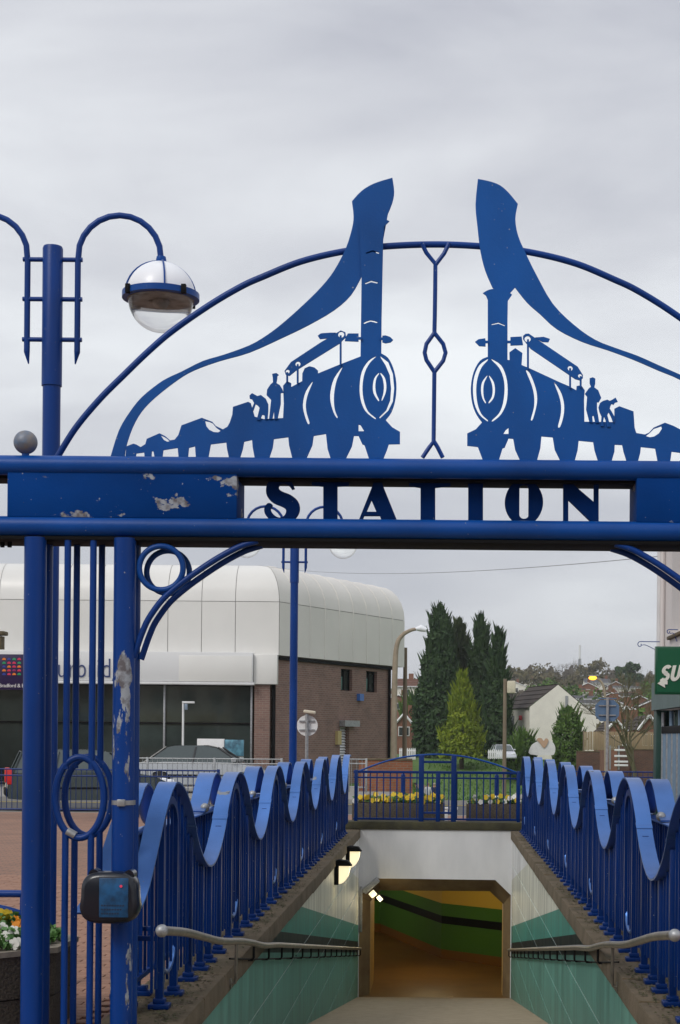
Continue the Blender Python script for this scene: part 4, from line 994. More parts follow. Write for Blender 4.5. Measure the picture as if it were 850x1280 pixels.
M['tyre'] = mat('tyre_rubber', (.015,.015,.015), .85); M['alloy'] = mat('alloy_wheel', (.4,.4,.42), .35, .8)
M['car_glass'] = mat('car_glass', (.07,.09,.09), .05, spec=.8)
def car(label, loc, yaw, col, L_=4.2, Wd=1.72, H=1.42, zb=-.22, estate=False, darktop=False):
    t = thing('parked_car', label, 'car', (loc[0],loc[1],zb))
    pm = mat('car_paint', col, .25, .3, coat=.8); rpm = mat('car_roof_paint', (.02,.022,.024), .3, coat=.5) if darktop else pm
    h = H/1.42; l = L_/4.2
    low = [(-2.1,.30),(-2.12,.55),(-2.06,.86),(-1.1,.93),(.75,.92),(1.55,.82),(2.02,.62),(2.1,.42),(2.06,.28)]
    base = [(1.62,.26),(1.58,.48),(1.44,.62),(1.25,.66),(1.06,.62),(.93,.48),(.89,.26),(-.89,.26),(-.93,.48),(-1.06,.62),(-1.25,.66),(-1.44,.62),(-1.58,.48),(-1.62,.26)]
    sec = [(x*l, zz_*h) for x, zz_ in low+base]
    mb = MB(); w = Wd/2
    for s in (-1,1):
        pass
    n = len(sec)
    rows = [[(x, yy, zz_) for x, zz_ in sec] for yy in (-w+.05,-w,-w*.6,w*.6,w,w-.05)]
    # outer skins slightly tucked in at the top
    def skin(pl, yy): return [mb.bm.verts.new((x, yy*(1-.10*max(0,(zz_-.5)/.5)), zz_)) for x, zz_ in pl]
    A = skin(sec, -w); B = skin(sec, w)
    mb.bm.faces.new(A); mb.bm.faces.new(list(reversed(B)))
    for k in range(n): mb.bm.faces.new((A[k],A[(k+1)%n],B[(k+1)%n],B[k]))
    bmesh.ops.triangulate(mb.bm, faces=[f for f in mb.bm.faces if len(f.verts) > 4])
    part('body', mb, pm, t, local=True)
    if estate: roof = [(-1.98,.88),(-1.72,1.36),(-1.5,1.42),(.1,1.42),(.45,1.36),(1.15,.90)]
    else: roof = [(-1.85,.88),(-1.15,1.34),(-.85,1.41),(.0,1.42),(.4,1.34),(1.15,.90)]
    roof = [(x*l,zz_*h) for x, zz_ in roof]
    mb = MB(); ww = w*.92
    def tuck(x, zz_, s): return (x, s*(ww-(zz_-.88*h)*.34), zz_)
    A = [mb.bm.verts.new(tuck(x,q,-1)) for x,q in roof]; B = [mb.bm.verts.new(tuck(x,q,1)) for x,q in roof]
    mb.bm.faces.new(A); mb.bm.faces.new(list(reversed(B)))
    for k in range(len(A)): mb.bm.faces.new((A[k],A[(k+1)%len(A)],B[(k+1)%len(A)],B[k]))
    part('window_glass', mb, M['car_glass'], t, local=True)
    mb = MB(); top = roof[1:5]
    A = [Vector(tuck(x,q,-1))+Vector((0,-.006,.008)) for x,q in top]; B = [Vector(tuck(x,q,1))+Vector((0,.006,.008)) for x,q in top]
    for k in range(3): mb.quad(A[k],A[k+1],B[k+1],B[k])
    part('roof', mb, rpm, t, local=True)
    for s in (-1,1):
        for xx in ([(-1.98,-1.75),(-.95,-.85),(.05,.12)] if estate else [(-1.75,-1.1),(-.3,-.22),]):
            a = Vector(tuck(xx[0]*l,.89*h,s)); b_ = Vector(tuck((xx[1])*l,1.37*h,s)); part('window_pillar', MB().tube([a+Vector((0,s*.005,0)),b_+Vector((0,s*.005,0))], .03, 6), rpm, t, local=True)
        a = Vector(tuck(1.13*l,.90*h,s)); b_ = Vector(tuck(.44*l,1.36*h,s)); part('window_pillar', MB().tube([a,b_], .03, 6), rpm, t, local=True)
        mb = MB(); mb.box((-2.135*l,s*w*.92-.09,.62*h),(-2.0*l,s*w*.92+.06,.98*h if estate else .84*h), bev=.03); part('tail_light', mb, M['red_light'], t, local=True)
        mb = MB(); mb.box((1.9*l,s*w*.72-.17,.58*h),(2.08*l,s*w*.72+.17,.74*h), bev=.04); part('headlight', mb, M['globe_top'], t, local=True)
        for xx in (-1.25*l, 1.25*l):
            wl = MB(); wl.tube([(xx,s*(w-.2),.31),(xx,s*(w-.17),.31),(xx,s*(w-.02),.31),(xx,s*(w+.0),.31)], [.28,.31,.31,.28], 24); wo = part('wheel', wl, M['tyre'], t, local=True)
            rm = MB(); rm.tube([(xx,s*(w-.03),.31),(xx,s*(w+.008),.31)], .19, 18); r_ = part('rim', rm, M['alloy'], wo, local=True)
        mb = MB(); mb.box((.85*l,s*(w+.02)-.06,.93*h),(1.0*l,s*(w+.02)+.08,1.06*h), bev=.03); part('mirror', mb, pm, t, local=True)
        mb = MB(); mb.box((-1.0*l,s*w-.012,.52*h),(1.0*l,s*w+.012,.56*h), bev=.004); part('door_trim', mb, M['dark'], t, local=True)
    mb = MB(); mb.box((-2.16*l,-w*.9,.34*h),(-2.02*l,w*.9,.52*h), bev=.03); part('bumper', mb, M['dark'], t, local=True)
    mb = MB(); mb.box((2.0*l,-w*.9,.28*h),(2.15*l,w*.9,.46*h), bev=.03); part('bumper', mb, pm, t, local=True)
    t.rotation_euler = (0,0,yaw)
    return t
car('dark green estate car with a red tail light seen through the oval ring', (-8.55, 38.8), radians(17), (.006,.018,.016), L_=3.9, H=1.46, estate=True)
car('silver car with dark windows behind the grey railing', (-7.15, 48.2), radians(2), (.42,.44,.46), L_=4.2, H=1.42, zb=-.095, darktop=True)

# banner sign on a pole, far left
d = 30; a, b_ = P(-12,862,d), P(29.5,818,d)
SG = thing('hanging_sign', 'purple sign with rows of coloured domes on a silver pole at the left edge', 'sign', (P(31,900,d).x, d, -.1))
mb = MB(); mb.box((a.x,d-.02,a.z),(b_.x,d+.02,b_.z), bev=.004); part('sign_board', mb, mat('purple_sign', (.018,.008,.06), .4), SG)
q = P(31,900,d); part('pole', MB().tube([(q.x,d,-.1),(q.x,d,P(0,815,d).z)], .028, 10), M['steel'], SG)
cols = {'r': (.6,.03,.10), 'o': (.75,.20,.02), 'g': (.02,.28,.12), 'b': (.03,.05,.30), 'p': (.25,.02,.12)}
for k in cols: M['dome_'+k] = mat('coloured_dome', cols[k], .5)
rows = ['oggr','rrbp','orrb','ogro','brgg']
rows = ['obgr','grrg','boro','orpr','brog']
for r_, rw in enumerate(rows):
    for c_, k in enumerate(rw):
        if rw[c_] == 'b' and (r_+c_)%2: pass
        px = -.5+5.0+c_*6.3; py = 823.5+r_*4.7; q = P(px+1,py+1.6,d); s = .036
        mb = MB(); mb.prism([(q.x+s*cos(w_), d-.0225, q.z+s*1.15*sin(w_)) for w_ in [pi*j/8 for j in range(9)]], (0,-.005,0)); part('coloured_dome', mb, M['dome_'+k], SG)
tm = text_mesh('lettering', 'Bradford & Bingley', .098, spacing=.92); tm.materials.append(M['white_paint'])
q = P(-1,859,d); put('lettering', tm, SG, (q.x, d-.024, q.z))
# cream cornice of the shop behind it
CB = thing('cream_building', 'cream stone corner of a building behind the purple sign, cut by the left edge', 'building', (-17,52,-.1))
q = P(9,818,52)
mb = MB(); mb.box((-26,51.6,-.1),(P(-3,818,52).x,52.2,z(797,52))); part('wall', mb, M['cream'], CB)
mb = MB(); mb.box((-26,51.4,z(800,52)),(q.x+.06,51.9,z(795,52)), bev=.03); mb.box((-26,51.5,z(817,52)),(q.x-.06,51.9,z(801,52))); part('cornice', mb, M['concrete_edge'], CB)

# ================================================================== GLAZED BUILDING (left)
M['clad'] = mat('cream_metal_cladding', (.72,.71,.68), .32, .0, var=.04, vscale=.6, coat=.15)
M['clad_side'] = mat('matt_cream_cladding', (.69,.665,.62), .5, .0, var=.05, vscale=.5)
M['fascia'] = mat('white_fascia', (.72,.72,.72), .4)
M['brick_brown'] = bricks('brown_brick', (.25,.145,.115), (.19,.11,.09), (.27,.22,.19), .225, .075, 'hz')
M['brick_front'] = bricks('brown_brick_front', (.25,.145,.115), (.19,.11,.09), (.27,.22,.19), .225, .075, 'xz')
BD = thing('glazed_building', 'long building with a curved cream metal roof, glass front and brown brick side', 'building', (-6,58,-.1))
C0 = Vector((-5.67, 55.0)); sv = Vector((.4441,.896)); nv = Vector((-.896,.4441))
ZE, ZV, ZR = 4.41, 6.25, 7.62
lv = [(0,ZE),(0,ZV)]; lvc = [(1.15*(1-cos(a)), ZV+(ZR-ZV)*sin(a)) for a in [pi/2*k/6 for k in range(7)]]
def hip(a): return Vector((C0.x-.62*a, C0.y+a))
# inner shell
mb = MB()
allv = lv[:1]+lvc; e_ = .05
fr = [[(-32, C0.y+a+e_, z_) for a, z_ in allv]]; 
cr_ = [(hip(a+e_).x, hip(a+e_).y, z_) for a, z_ in allv]
en = [((C0+sv*9.22+nv*(a+e_)).x, (C0+sv*9.22+nv*(a+e_)).y, z_) for a, z_ in allv]
mb.loft(fr[0], cr_, closed=False); mb.loft(cr_, en, closed=False)
mb.quad(fr[0][-1], cr_[-1], en[-1], (-12, 66, ZR), (-32, 66, ZR))
mb.quad(*( [en[k] for k in range(len(en))] + [(-12,66,ZR),(-12,66,ZE)] ))
part('roof_shell', mb, mat('grey_joint', (.42,.41,.39), .8), BD, angle=10)
def panel(pts_a, pts_b, m):
    mb = MB(); mb.loft(pts_a, pts_b, closed=False)
    o = part('cladding_panel', mb, m, BD, angle=60); return o
g_ = .009
nF = 22; wF = 1.16
for k in range(nF):
    for seg in (lv, lvc):
        xr_ = lambda a: (hip(a).x - g_) if k == 0 else (C0.x-.35-wF*k - g_)
        xl_ = C0.x-.35-wF*(k+1)+g_
        zs = [(a, z_ + (g_ if j == 0 else (-g_ if j == len(seg)-1 else 0))) for j, (a, z_) in enumerate(seg)]
        panel([(xl_, C0.y+a, z_) for a, z_ in zs], [(min(xr_(a), 99), C0.y+a, z_) for a, z_ in zs], M['clad'])
nS = 9; wS = 9.25/nS
for k in range(nS):
    for seg in (lv, lvc):
        zs = [(a, z_ + (g_ if j == 0 else (-g_ if j == len(seg)-1 else 0))) for j, (a, z_) in enumerate(seg)]
        def pt(t_, a, z_): v = C0+sv*t_+nv*a; return (v.x, v.y, z_)
        panel([pt(max(wS*k+g_, .62*a+g_) if k == 0 else max(wS*k+g_, .62*a+g_), a, z_) for a, z_ in zs], [pt(max(wS*(k+1)-g_, .62*a+g_*1.1), a, z_) for a, z_ in zs], M['clad_side'])
# seams standing on the side roof
for k in range(1, nS):
    pts = [Vector((*(C0+sv*wS*k+nv*a), z_)) for a, z_ in lv[:1]+lvc]
    part('roof_seam', MB().tube(pts, .022, 6), M['clad_side'], BD)
# front: fascia, corner cladding, glass, pier
zt, zb_ = z(818,54.6), z(855,54.6)
mb = MB(); mb.box((-32,54.45,zb_),(P(316,850,54.5).x,55.0,zt), bev=.02); part('fascia_board', mb, M['fascia'], BD)
mb = MB(); mb.box((-32,54.40,zb_-.10),(P(318,850,54.5).x,55.0,zb_-.01), bev=.02); part('fascia_trim', mb, M['white_paint'], BD)
mb = MB(); mb.box((P(316,850,54.5).x+.01,54.62,3.40),(-5.69,55.02,ZE+.02), bev=.02); part('corner_panel', mb, M['clad'], BD)
mb = MB(); mb.box((P(224,850,54.5).x,54.435,zb_+.01),(P(315,850,54.5).x,54.46,zt-.12), bev=.004); part('blank_sign_panel', mb, M['clad'], BD)
mb = MB(); mb.box((P(318,900,54.8).x,54.75,-.1),(-5.95,55.3,3.39)); part('brick_pier', mb, M['brick_front'], BD)
mb = MB(); mb.tube([(-5.83,54.9,-.1),(-5.83,54.9,3.39)], .06, 10); part('downpipe', mb, M['dark'], BD)
tmx = text_mesh('sign_lettering', 'Stourbridge', .96, spacing=1.06, thick=.03, bold=-.012); mm = mat('navy_lettering', (.03,.05,.16), .5); tmx.materials.append(mm)
q = P(34,846,54.4)
xs_ = [v.co.x for v in tmx.vertices]; wd = max(xs_)-min(xs_); want = P(161.5,846,54.4).x-q.x
for v in tmx.vertices: v.co.x *= want/wd; v.co.z *= 1.0
put('sign_lettering', tmx, BD, (q.x, 54.43, q.z))
# glazing
gx1 = P(316,900,54.9).x; muls = [P(p_,900,54.9).x for p_ in (314,205,96,-13,-122)]
for k, (a, b_) in enumerate(zip(muls, muls[1:])):
    for (z0, z1) in ((.02,2.02),(2.08,3.34)):
        mb = MB(); mb.box((b_+.04,55.0,z0),(a-.04,55.03,z1)); part('window_pane', mb, M['glass_dark'], BD)
for a in muls:
    mb = MB(); mb.box((a-.035,54.93,-.1),(a+.035,55.06,3.38), bev=.006); part('mullion', mb, M['steel'], BD)
for z0 in (-.02,2.05,3.36):
    mb = MB(); mb.box((muls[-1],54.95,z0-.03),(gx1,55.05,z0+.02)); part('transom', mb, M['steel'] if z0 < 1 else M['dark'], BD)
# advert stand and blue posters in the window
a, b_ = P(255,0,53.9), P(288,0,53.9)
AD = thing('display_stand', 'white display board with a blue picture panel in front of the glass', 'display board', ((a.x+b_.x)/2,53.9,-.1))
mb = MB(); mb.box((a.x,53.8,-.1),(b_.x+.02,54.0,z(926,53.9)), bev=.01); part('board', mb, M['white_paint'], AD)
c_ = P(313,0,53.9); mb = MB(); mb.box((b_.x+.03,53.82,z(947,53.9)),(c_.x,53.95,z(927,53.9)), bev=.005); part('picture_panel', mb, mat('blue_picture', (.01,.03,.06), .4, vscale=3.5, col2=(.16,.42,.55)), AD)
mb = MB(); mb.box((b_.x+.03,53.83,-.1),(c_.x,53.94,z(948,53.9))); part('lower_panel', mb, mat('grey_board', (.3,.34,.34), .6), AD)
# side wall in brick with openings
def wall_open(name, p0, dv, nv_, L_, z0, z1, ops, m, parent, th=.25):
    us = sorted({0, L_, *[o_[0] for o_ in ops], *[o_[1] for o_ in ops]}); zs_ = sorted({z0, z1, *[o_[2] for o_ in ops], *[o_[3] for o_ in ops]})
    mb = MB()
    def pt(u, z_, dp): v = p0+dv*u+nv_*dp; return (v.x, v.y, z_)
    def inside(u, z_): return any(o_[0] < u < o_[1] and o_[2] < z_ < o_[3] for o_ in ops)
    for i in range(len(us)-1):
        for j in range(len(zs_)-1):
            if not inside((us[i]+us[i+1])/2, (zs_[j]+zs_[j+1])/2):
                mb.quad(pt(us[i],zs_[j],0),pt(us[i+1],zs_[j],0),pt(us[i+1],zs_[j+1],0),pt(us[i],zs_[j+1],0))
    for (u0,u1,a0,a1) in ops:
        A = [pt(u0,a0,0),pt(u1,a0,0),pt(u1,a1,0),pt(u0,a1,0)]; B = [pt(u0,a0,th),pt(u1,a0,th),pt(u1,a1,th),pt(u0,a1,th)]
        mb.loft(A, B)
    return part(name, mb, m, parent, angle=10)
def u_at(px):   # distance along the side wall that shows at photograph column px
    k = (px-CX)/F; return (k*C0.y-C0.x)/(sv.x-k*sv.y)
ops = []
for a, b_ in ((429,443),(460.5,474)): ops.append((u_at(a), u_at(b_), 3.35, 4.15))
ops.append((u_at(428.5), u_at(440), -.1, 2.0))
W0 = C0+nv*.12
wall_open('brick_wall', W0, sv, nv, 8.35, -.1, ZE-.01, ops, M['brick_brown'], BD)
for k, (u0,u1,a0,a1) in enumerate(ops):
    def pt(u, z_, dp): v = W0+sv*u+nv*dp; return (v.x, v.y, z_)
    if k < 2:
        fr_ = MB()
        for A_, B_ in (((u0,a0),(u1,a0)),((u0,a1),(u1,a1)),((u0,a0),(u0,a1)),((u1,a0),(u1,a1)),(((u0+u1)/2,a0),((u0+u1)/2,a1))):
            fr_.tube([pt(A_[0],A_[1],.14), pt(B_[0],B_[1],.14)], .035, 4)
        w_ = part('window', fr_, M['dark'], BD)
        mb = MB(); mb.quad(pt(u0,a0,.17),pt(u1,a0,.17),pt(u1,a1,.17),pt(u0,a1,.17)); part('pane', mb, M['glass_dark'], w_)
        mb = MB(); mb.quad(pt(u0+.05,a0+.02,.165),pt((u0+u1)/2+.1,a0+.02,.165),pt((u0+u1)/2+.1,a0+.5,.165),pt(u0+.05,a0+.55,.165)); part('window_blind', mb, mat('teal_blind', (.10,.2,.18), .6, var=.4, vscale=4), w_)
    else:
        mb = MB(); mb.quad(pt(u0,a0,.2),pt(u1,a0,.2),pt(u1,a1,.2),pt(u0,a1,.2)); dr = part('louvre_door', mb, M['steel'], BD)
        zz_ = a0+.05
        while zz_ < a1-.04:
            mb = MB(); mb.quad(pt(u0+.04,zz_,.12),pt(u1-.04,zz_,.12),pt(u1-.04,zz_+.07,.18),pt(u0+.04,zz_+.07,.18)); part('slat', mb, M['white_paint'], dr); zz_ += .1
mb = MB(); q = Vector((W0+sv*u_at(435))[:]); 
def sbox(name, px0, px1, z0, z1, pr, m):
    u0, u1 = u_at(px0), u_at(px1); mb = MB(); A = [Vector((*(W0+sv*u-nv*dp), z_)) for u, z_, dp in ((u0,z0,0.002),(u1,z0,0.002),(u1,z0,pr),(u0,z0,pr))]
    mb.prism(A, (0,0,z1-z0)); return part(name, mb, m, BD)
sbox('door_hood', 427.5, 446, 2.02, 2.24, .25, M['steel'])
sbox('meter_box', 422.5, 427, 1.35, 1.85, .12, mat('yellow_box', (.45,.36,.16), .6))
sbox('alarm_box', 449, 454, 3.0, 3.26, .14, mat('blue_alarm', (.05,.15,.45), .4))
sbox('eaves_trim', 349, 493, ZE-.14, ZE-.03, .10, M['dark'])
for px_ in (487.5,):
    u = u_at(px_); v = W0+sv*u-nv*.08; part('downpipe', MB().tube([(v.x,v.y,-.1),(v.x,v.y,ZE-.1)], .055, 8), M['dark'], BD)
v = W0+sv*.12-nv*.05
# end wall + rear so that it reads as solid from the side
e0 = W0+sv*8.35
mb = MB(); mb.quad((e0.x,e0.y,-.1),(-12,66,-.1),(-12,66,ZE),(e0.x,e0.y,ZE)); part('end_wall', mb, M['brick_brown'], BD)
mb = MB(); mb.quad((-32,66,-.1),(-12,66,-.1),(-12,66,ZR),(-32,66,ZR)); part('rear_wall', mb, M['brick_front'], BD)
# slim white pole before the glass
q = P(229,880,51)
LP_ = thing('slim_light_pole', 'slim white light pole with a small box head in front of the dark glass', 'light pole', (q.x,51,-.1))
part('pole', MB().tube([(q.x,51,-.1),(q.x,51,z(881,51))], .035, 8), M['white_paint'], LP_)
mb = MB(); mb.box((q.x-.03,50.95,z(882,51)),(q.x+.36,51.05,z(879.5,51)), bev=.01); part('arm', mb, M['white_paint'], LP_)
mb = MB(); mb.box((q.x+.05,50.94,z(890,51)),(q.x+.14,51.06,z(882.5,51)), bev=.01); part('control_box', mb, mat('grey_blue_box', (.2,.26,.34), .5), LP_)
# ================================================================== SIGNS, POLES
def disc_sign(label, px, py, d, r, face, zb=-.1, cam_box=False, flat=False):
    q = P(px,py,d); t = thing('road_sign', label, 'road sign', (q.x,d+.05,zb))
    mb = MB()
    if flat:
        mb.prism([(q.x+r*1.05*x, d, q.z+r*y_) for x, y_ in ((-.55,.92),(.55,.92),(1,.45),(1,-.45),(.6,-.95),(-.6,-.95),(-1,-.45),(-1,.45))], (0,.015,0))
        mb.box((q.x-r*.8,d-.012,q.z+r*1.0),(q.x+r*.8,d+.02,q.z+r*1.1))
    else: mb.tube([(q.x,d,q.z),(q.x,d+.012,q.z)], r, 36)
    part('disc', mb, face, t)
    for k in (-.42,.42):
        mb = MB(); mb.box((q.x-r*.75,d-.028,q.z+k*r*1.0-.012),(q.x+r*.75,d-.003,q.z+k*r*1.0+.012)); part('channel', mb, M['steel'], t)
    part('pole', MB().tube([(q.x,d-.055,zb),(q.x,d-.055,q.z+r*1.15)], .030, 10), M['steel'], t)
    if cam_box:
        mb = MB(); mb.box((q.x-.06,d-.12,q.z+r*1.15),(q.x+.15,d+.02,q.z+r*1.45), bev=.02, rot=Matrix.Rotation(.12,3,'Y')); part('fitting', mb, M['cream'], t)
    return t
disc_sign('back of a round white road sign on a pole before the brick wall', 384, 907, 28, .183, M['white_paint'], cam_box=True)
disc_sign('back of a blue grey road sign on a pole in front of the wooden fence', 759, 888, 33, .235, mat('blue_grey_sign_back', (.09,.16,.27), .5, var=.1), flat=True)

M['wood'] = mat('weathered_wood_pole', (.16,.12,.085), .95, vscale=3, col2=(.24,.19,.14), bump=.6, stretch=(1,1,.2))
M['conc_pole'] = mat('concrete_pole', (.34,.28,.21), .95, var=.18, vscale=4, bump=.3)
# concrete lamp column with a curved arm
d = 60; q = P(492,960,d)
t = thing('concrete_lamp_column', 'tall brown concrete lamp column with curved arm at the end of the brick building', 'street lamp', (q.x-.0,d,ground_z(q.x,d)))
pts = spline([P(492,990,d),P(492.5,900,d),P(494,830,d),P(496.5,805,d),P(503,794,d),P(513,788,d),P(522,786,d)], 6)
part('column', MB().tube(pts, [.125-.07*(k/(len(pts)-1)) for k in range(len(pts))], 12), M['conc_pole'], t)
a, b_ = P(519,786.2,d), P(533,787.5,d); mb = MB(); mb.tube([a, (a+b_)/2+Vector((0,0,.05)), b_], [.05,.13,.08], 12); part('lantern', mb, M['globe_top'], t)
# wooden poles
def wood_pole(px, ytop, d, label, r=.11, fit=False):
    q = P(px,950,d); zt_ = z(ytop,d); g = ground_z(q.x,d); t = thing('wooden_pole', label, 'pole', (q.x,d,g))
    part('shaft', MB().tube([(q.x,d,g-.1),(q.x,d,zt_)], [r,r*.8], 10), M['wood'], t)
    if fit:
        mb = MB(); mb.box((q.x+.1,d-.2,zt_-.75),(q.x+.55,d+.1,zt_-.1), bev=.06); mb.tube([(q.x,d,zt_-.4),(q.x+.2,d,zt_-.4)], .03, 6); part('transformer_box', mb, M['cream'], t)
    return t
wood_pole(505.5, 810, 64, 'brown wooden pole right beside the concrete lamp column', .10)
wood_pole(630.5, 848, 84, 'pale wooden pole with a cream box near the top, right of the cypresses', .12, True)
for k in range(7):
    pass
# amber lamp
d = 72; g = ground_z(P(756,900,d).x, d)
t = thing('amber_street_lamp', 'curved street lamp with a lit amber head above the blue grey sign', 'street lamp', (P(756,900,d).x,d,g))
pts = spline([Vector((P(757,950,d).x,d,g)),P(757,900,d),P(756.5,872,d),P(754,857,d),P(749,850,d),P(744,848,d)], 5)
part('column', MB().tube(pts, .055, 8), M['conc_pole'], t)
q = P(741,847.5,d); part('amber_head', MB().sphere(q, .19, 18, 10, sc=(1,.7,.5)), emis(mat('amber_lamp', (.9,.5,.1), .4), (1,.42,.03), 2.6), t)
q2 = q+Vector((0.05,0,.10)); mb = MB(); mb.box(q2-Vector((.24,.12,.025)), q2+Vector((.24,.12,.03)), bev=.02); part('lantern_cover', mb, M['steel'], t)

# overhead wire
a, b_ = Vector((-6.4,55,7.5)), Vector((3.3,22.15,P(775,690,22).z))
pts = [a.lerp(b_, k/24) - Vector((0,0,.28*4*(k/24)*(1-k/24))) for k in range(25)]
o = part('overhead_wire', MB().tube(pts, .006, 5), M['steel'], None); tag(o, 'thin cable sagging across the sky from the curved roof to the right-hand building', 'cable')

# ================================================================== FLOWER TROUGHS, BOARDS, PEOPLE
def trough(label, xa, xb, dy, seed, white_at):
    d = 28.7; t = thing('flower_trough', label, 'planter', ((xa+xb)/2,d,-.1), group='flower troughs behind the arched railing')
    zt_ = z(1004,d)
    mb = MB(); mb.box((xa,d-.22,-.1),(xb,d+.22,zt_), bev=.012)
    part('trough', mb, M['aggregate'], t)
    mb = MB(); mb.box((xa+.03,d-.19,zt_-.01),(xb-.03,d+.19,zt_+.012)); part('soil', mb, bpy.data.materials['soil'], t)
    leaf_cloud(lambda r: (Vector((r.uniform(xa+.02,xb-.02), d+r.uniform(-.2,.2), zt_+.01+.11*r.random())), Vector((0,-.5,1)), 1), 1500, .05, 'foliage', M['leaf'], t, seed)
    rn = random.Random(seed)
    n = int((xb-xa)/.028)
    for k in range(n):
        x = xa+.04+(xb-xa-.08)*(k+rn.random())/n; kd = 'white' if white_at(x) and rn.random() < .6 else 'yellow'
        if rn.random() < .10: continue
        put('flower', fl[kd], t, (x, d+rn.uniform(-.24,-.1), zt_+.07+rn.uniform(-.045,.09)), rot=(rn.uniform(-.5,.3), rn.uniform(0,6), rn.uniform(-.6,.6)), scale=(1.45,1,1.45))
trough('dark trough of yellow pansies behind the railing, left of the arched centre', P(441,1000,28.7).x, P(556,1000,28.7).x, 0, 4, lambda x: x < -1.5)
trough('dark trough of yellow and white pansies behind the railing, right of the arched centre', P(583,1000,28.7).x, P(655,1000,28.7).x, 0, 9, lambda x: True)
mb = MB()
for k, (p0, p1) in enumerate(((561.5,568.5),(573,580.5))):
    a, b_ = P(p0,0,29.5), P(p1,0,29.5); mb = MB(); mb.box((a.x,29.45,-.1),(b_.x,29.55,z(1009,29.5)), bev=.01)
    mb.box((a.x-.01,29.44,z(1012,29.5)),(b_.x+.01,29.56,z(1009,29.5)), bev=.01)
    mb.box((a.x-.02,29.42,-.1),(b_.x+.02,29.58,-.05), bev=.01)
    o = part('marker_post', mb, M['white_paint'], None); tag(o, 'short white square post behind the railing gate, %s one' % ('left' if k == 0 else 'right'), 'post', 'white marker posts')
for px in (512.5, 629.5):
    q = P(px,0,31); mb = MB(); mb.tube([(q.x,31,-.1),(q.x,31,z(970,31))], .045, 14); mb.sphere((q.x,31,z(970,31)), .045, 14, 8)
    mb.tube([(q.x,31,-.1),(q.x,31,-.05)], .08, 14)
    o = part('bollard', mb, M['fence_blue'], None); tag(o, 'blue bollard behind the flower trough on the %s' % ('left' if px < 540 else 'right'), 'bollard', 'blue bollards')

def person(label, x, y, coat, legs, hair, yaw=0, stride=.12, s=1.0):
    g = ground_z(x, y); t = thing('person', label, 'person', (x,y,g)); t.rotation_euler = (0,0,yaw); t.scale = (s,s,s)
    me = bpy.data.meshes.new('body')
    J = [(0,0,.93),(0,0,1.15),(0,0,1.38),(0,0,1.50),(0,-.01,1.60),(0,0,1.70),
         (-.18,0,1.40),(-.24,.03,1.12),(-.23,-.06,.90),(-.23,-.08,.80),(.18,0,1.40),(.24,-.03,1.12),(.23,.05,.90),(.23,.06,.80),
         (-.10,0,.88),(-.11,-stride*.6,.50),(-.11,-stride*.2,.08),(-.11,-stride*.2-.14,.04),(.10,0,.88),(.11,stride*.5,.50),(.11,stride,.09),(.11,stride-.14,.05)]
    E_ = [(0,1),(1,2),(2,3),(3,4),(4,5),(2,6),(6,7),(7,8),(8,9),(2,10),(10,11),(11,12),(12,13),(0,14),(14,15),(15,16),(16,17),(0,18),(18,19),(19,20),(20,21)]
    R = [.145,.14,.15,.055,.095,.07,.07,.05,.036,.03,.07,.05,.036,.03,.10,.07,.045,.035,.10,.07,.045,.035]
    me.from_pydata(J, E_, []); o = bpy.data.objects.new('body', me); COL.objects.link(o)
    m = o.modifiers.new('skin','SKIN')
    for k, v in enumerate(me.skin_vertices[0].data): v.radius = (R[k], R[k]*.8); v.use_root = (k == 0)
    sb = o.modifiers.new('s','SUBSURF'); sb.levels = sb.render_levels = 1
    dg = bpy.context.evaluated_depsgraph_get(); dg.update(); nm = bpy.data.meshes.new_from_object(o.evaluated_get(dg)); bpy.data.objects.remove(o)
    nm.materials.clear()
    for c in (coat, legs, (.45,.26,.18)): nm.materials.append(mat('clothing', c, .85))
    for f in nm.polygons:
        zc = f.center.z; f.material_index = 2 if zc > 1.47 or (zc < .86 and abs(f.center.x) > .19) else (0 if zc > .88 else 1); f.use_smooth = True
    part('body', nm, None, t, local=True)
    mb = MB(); mb.sphere((0,.015,1.66), .105, 16, 10, sc=(1,1.05,1.0), zmin=-.35); part('hair', mb, mat('hair', hair, .8), t, local=True)
    return t
for lab, px, py, c1, c2, hr, yw in (('person in a pink top with dark hair seen left of the railing gate', 519, 973, (.45,.22,.22),(.05,.05,.07),(.02,.012,.01),.3),
    ('person in a pale grey coat on the path behind the railing gate', 535, 972, (.48,.49,.50),(.05,.05,.06),(.20,.13,.08),-.2),
    ('person in a dark navy coat on the path behind the railing gate', 543, 971.5, (.015,.02,.05),(.02,.02,.03),(.3,.25,.2),.1)):
    d = 108.0; x = P(px,py,d).x; g = ground_z(x,d)
    person(lab, x, d, c1, c2, hr, yw)

# ================================================================== LOW WALLS, FENCES
M['brick_orange'] = bricks('orange_brick', (.30,.10,.045), (.22,.075,.035), (.2,.16,.12), .225, .075, 'xz')
M['brick_dark'] = bricks('dark_red_brick', (.13,.055,.035), (.09,.04,.03), (.12,.1,.08), .225, .075, 'xz')
def low_wall(label, d, px0, px1, ytop, m, zb=None, th=.23):
    a, b_ = P(px0,0,d).x, P(px1,0,d).x; g = min(ground_z(a,d), ground_z(b_,d))-.1; t = thing('low_brick_wall', label, 'wall', ((a+b_)/2,d,g))
    mb = MB(); mb.box((a,d,g),(b_,d+th,z(ytop,d)-.07)); part('brickwork', mb, m, t)
    n = max(2, int((b_-a)/.45)); cm = MB(); w_ = (b_-a)/n; cm.box((-w_/2+.004,-.03,-.07),(w_/2-.004,th+.03,0), bev=.01); cme = cm.mesh('coping_brick'); cme.materials.append(M['concrete_edge'])
    for k in range(n): put('coping_brick', cme, t, (a+w_*(k+.5), d, z(ytop,d)))
    return t
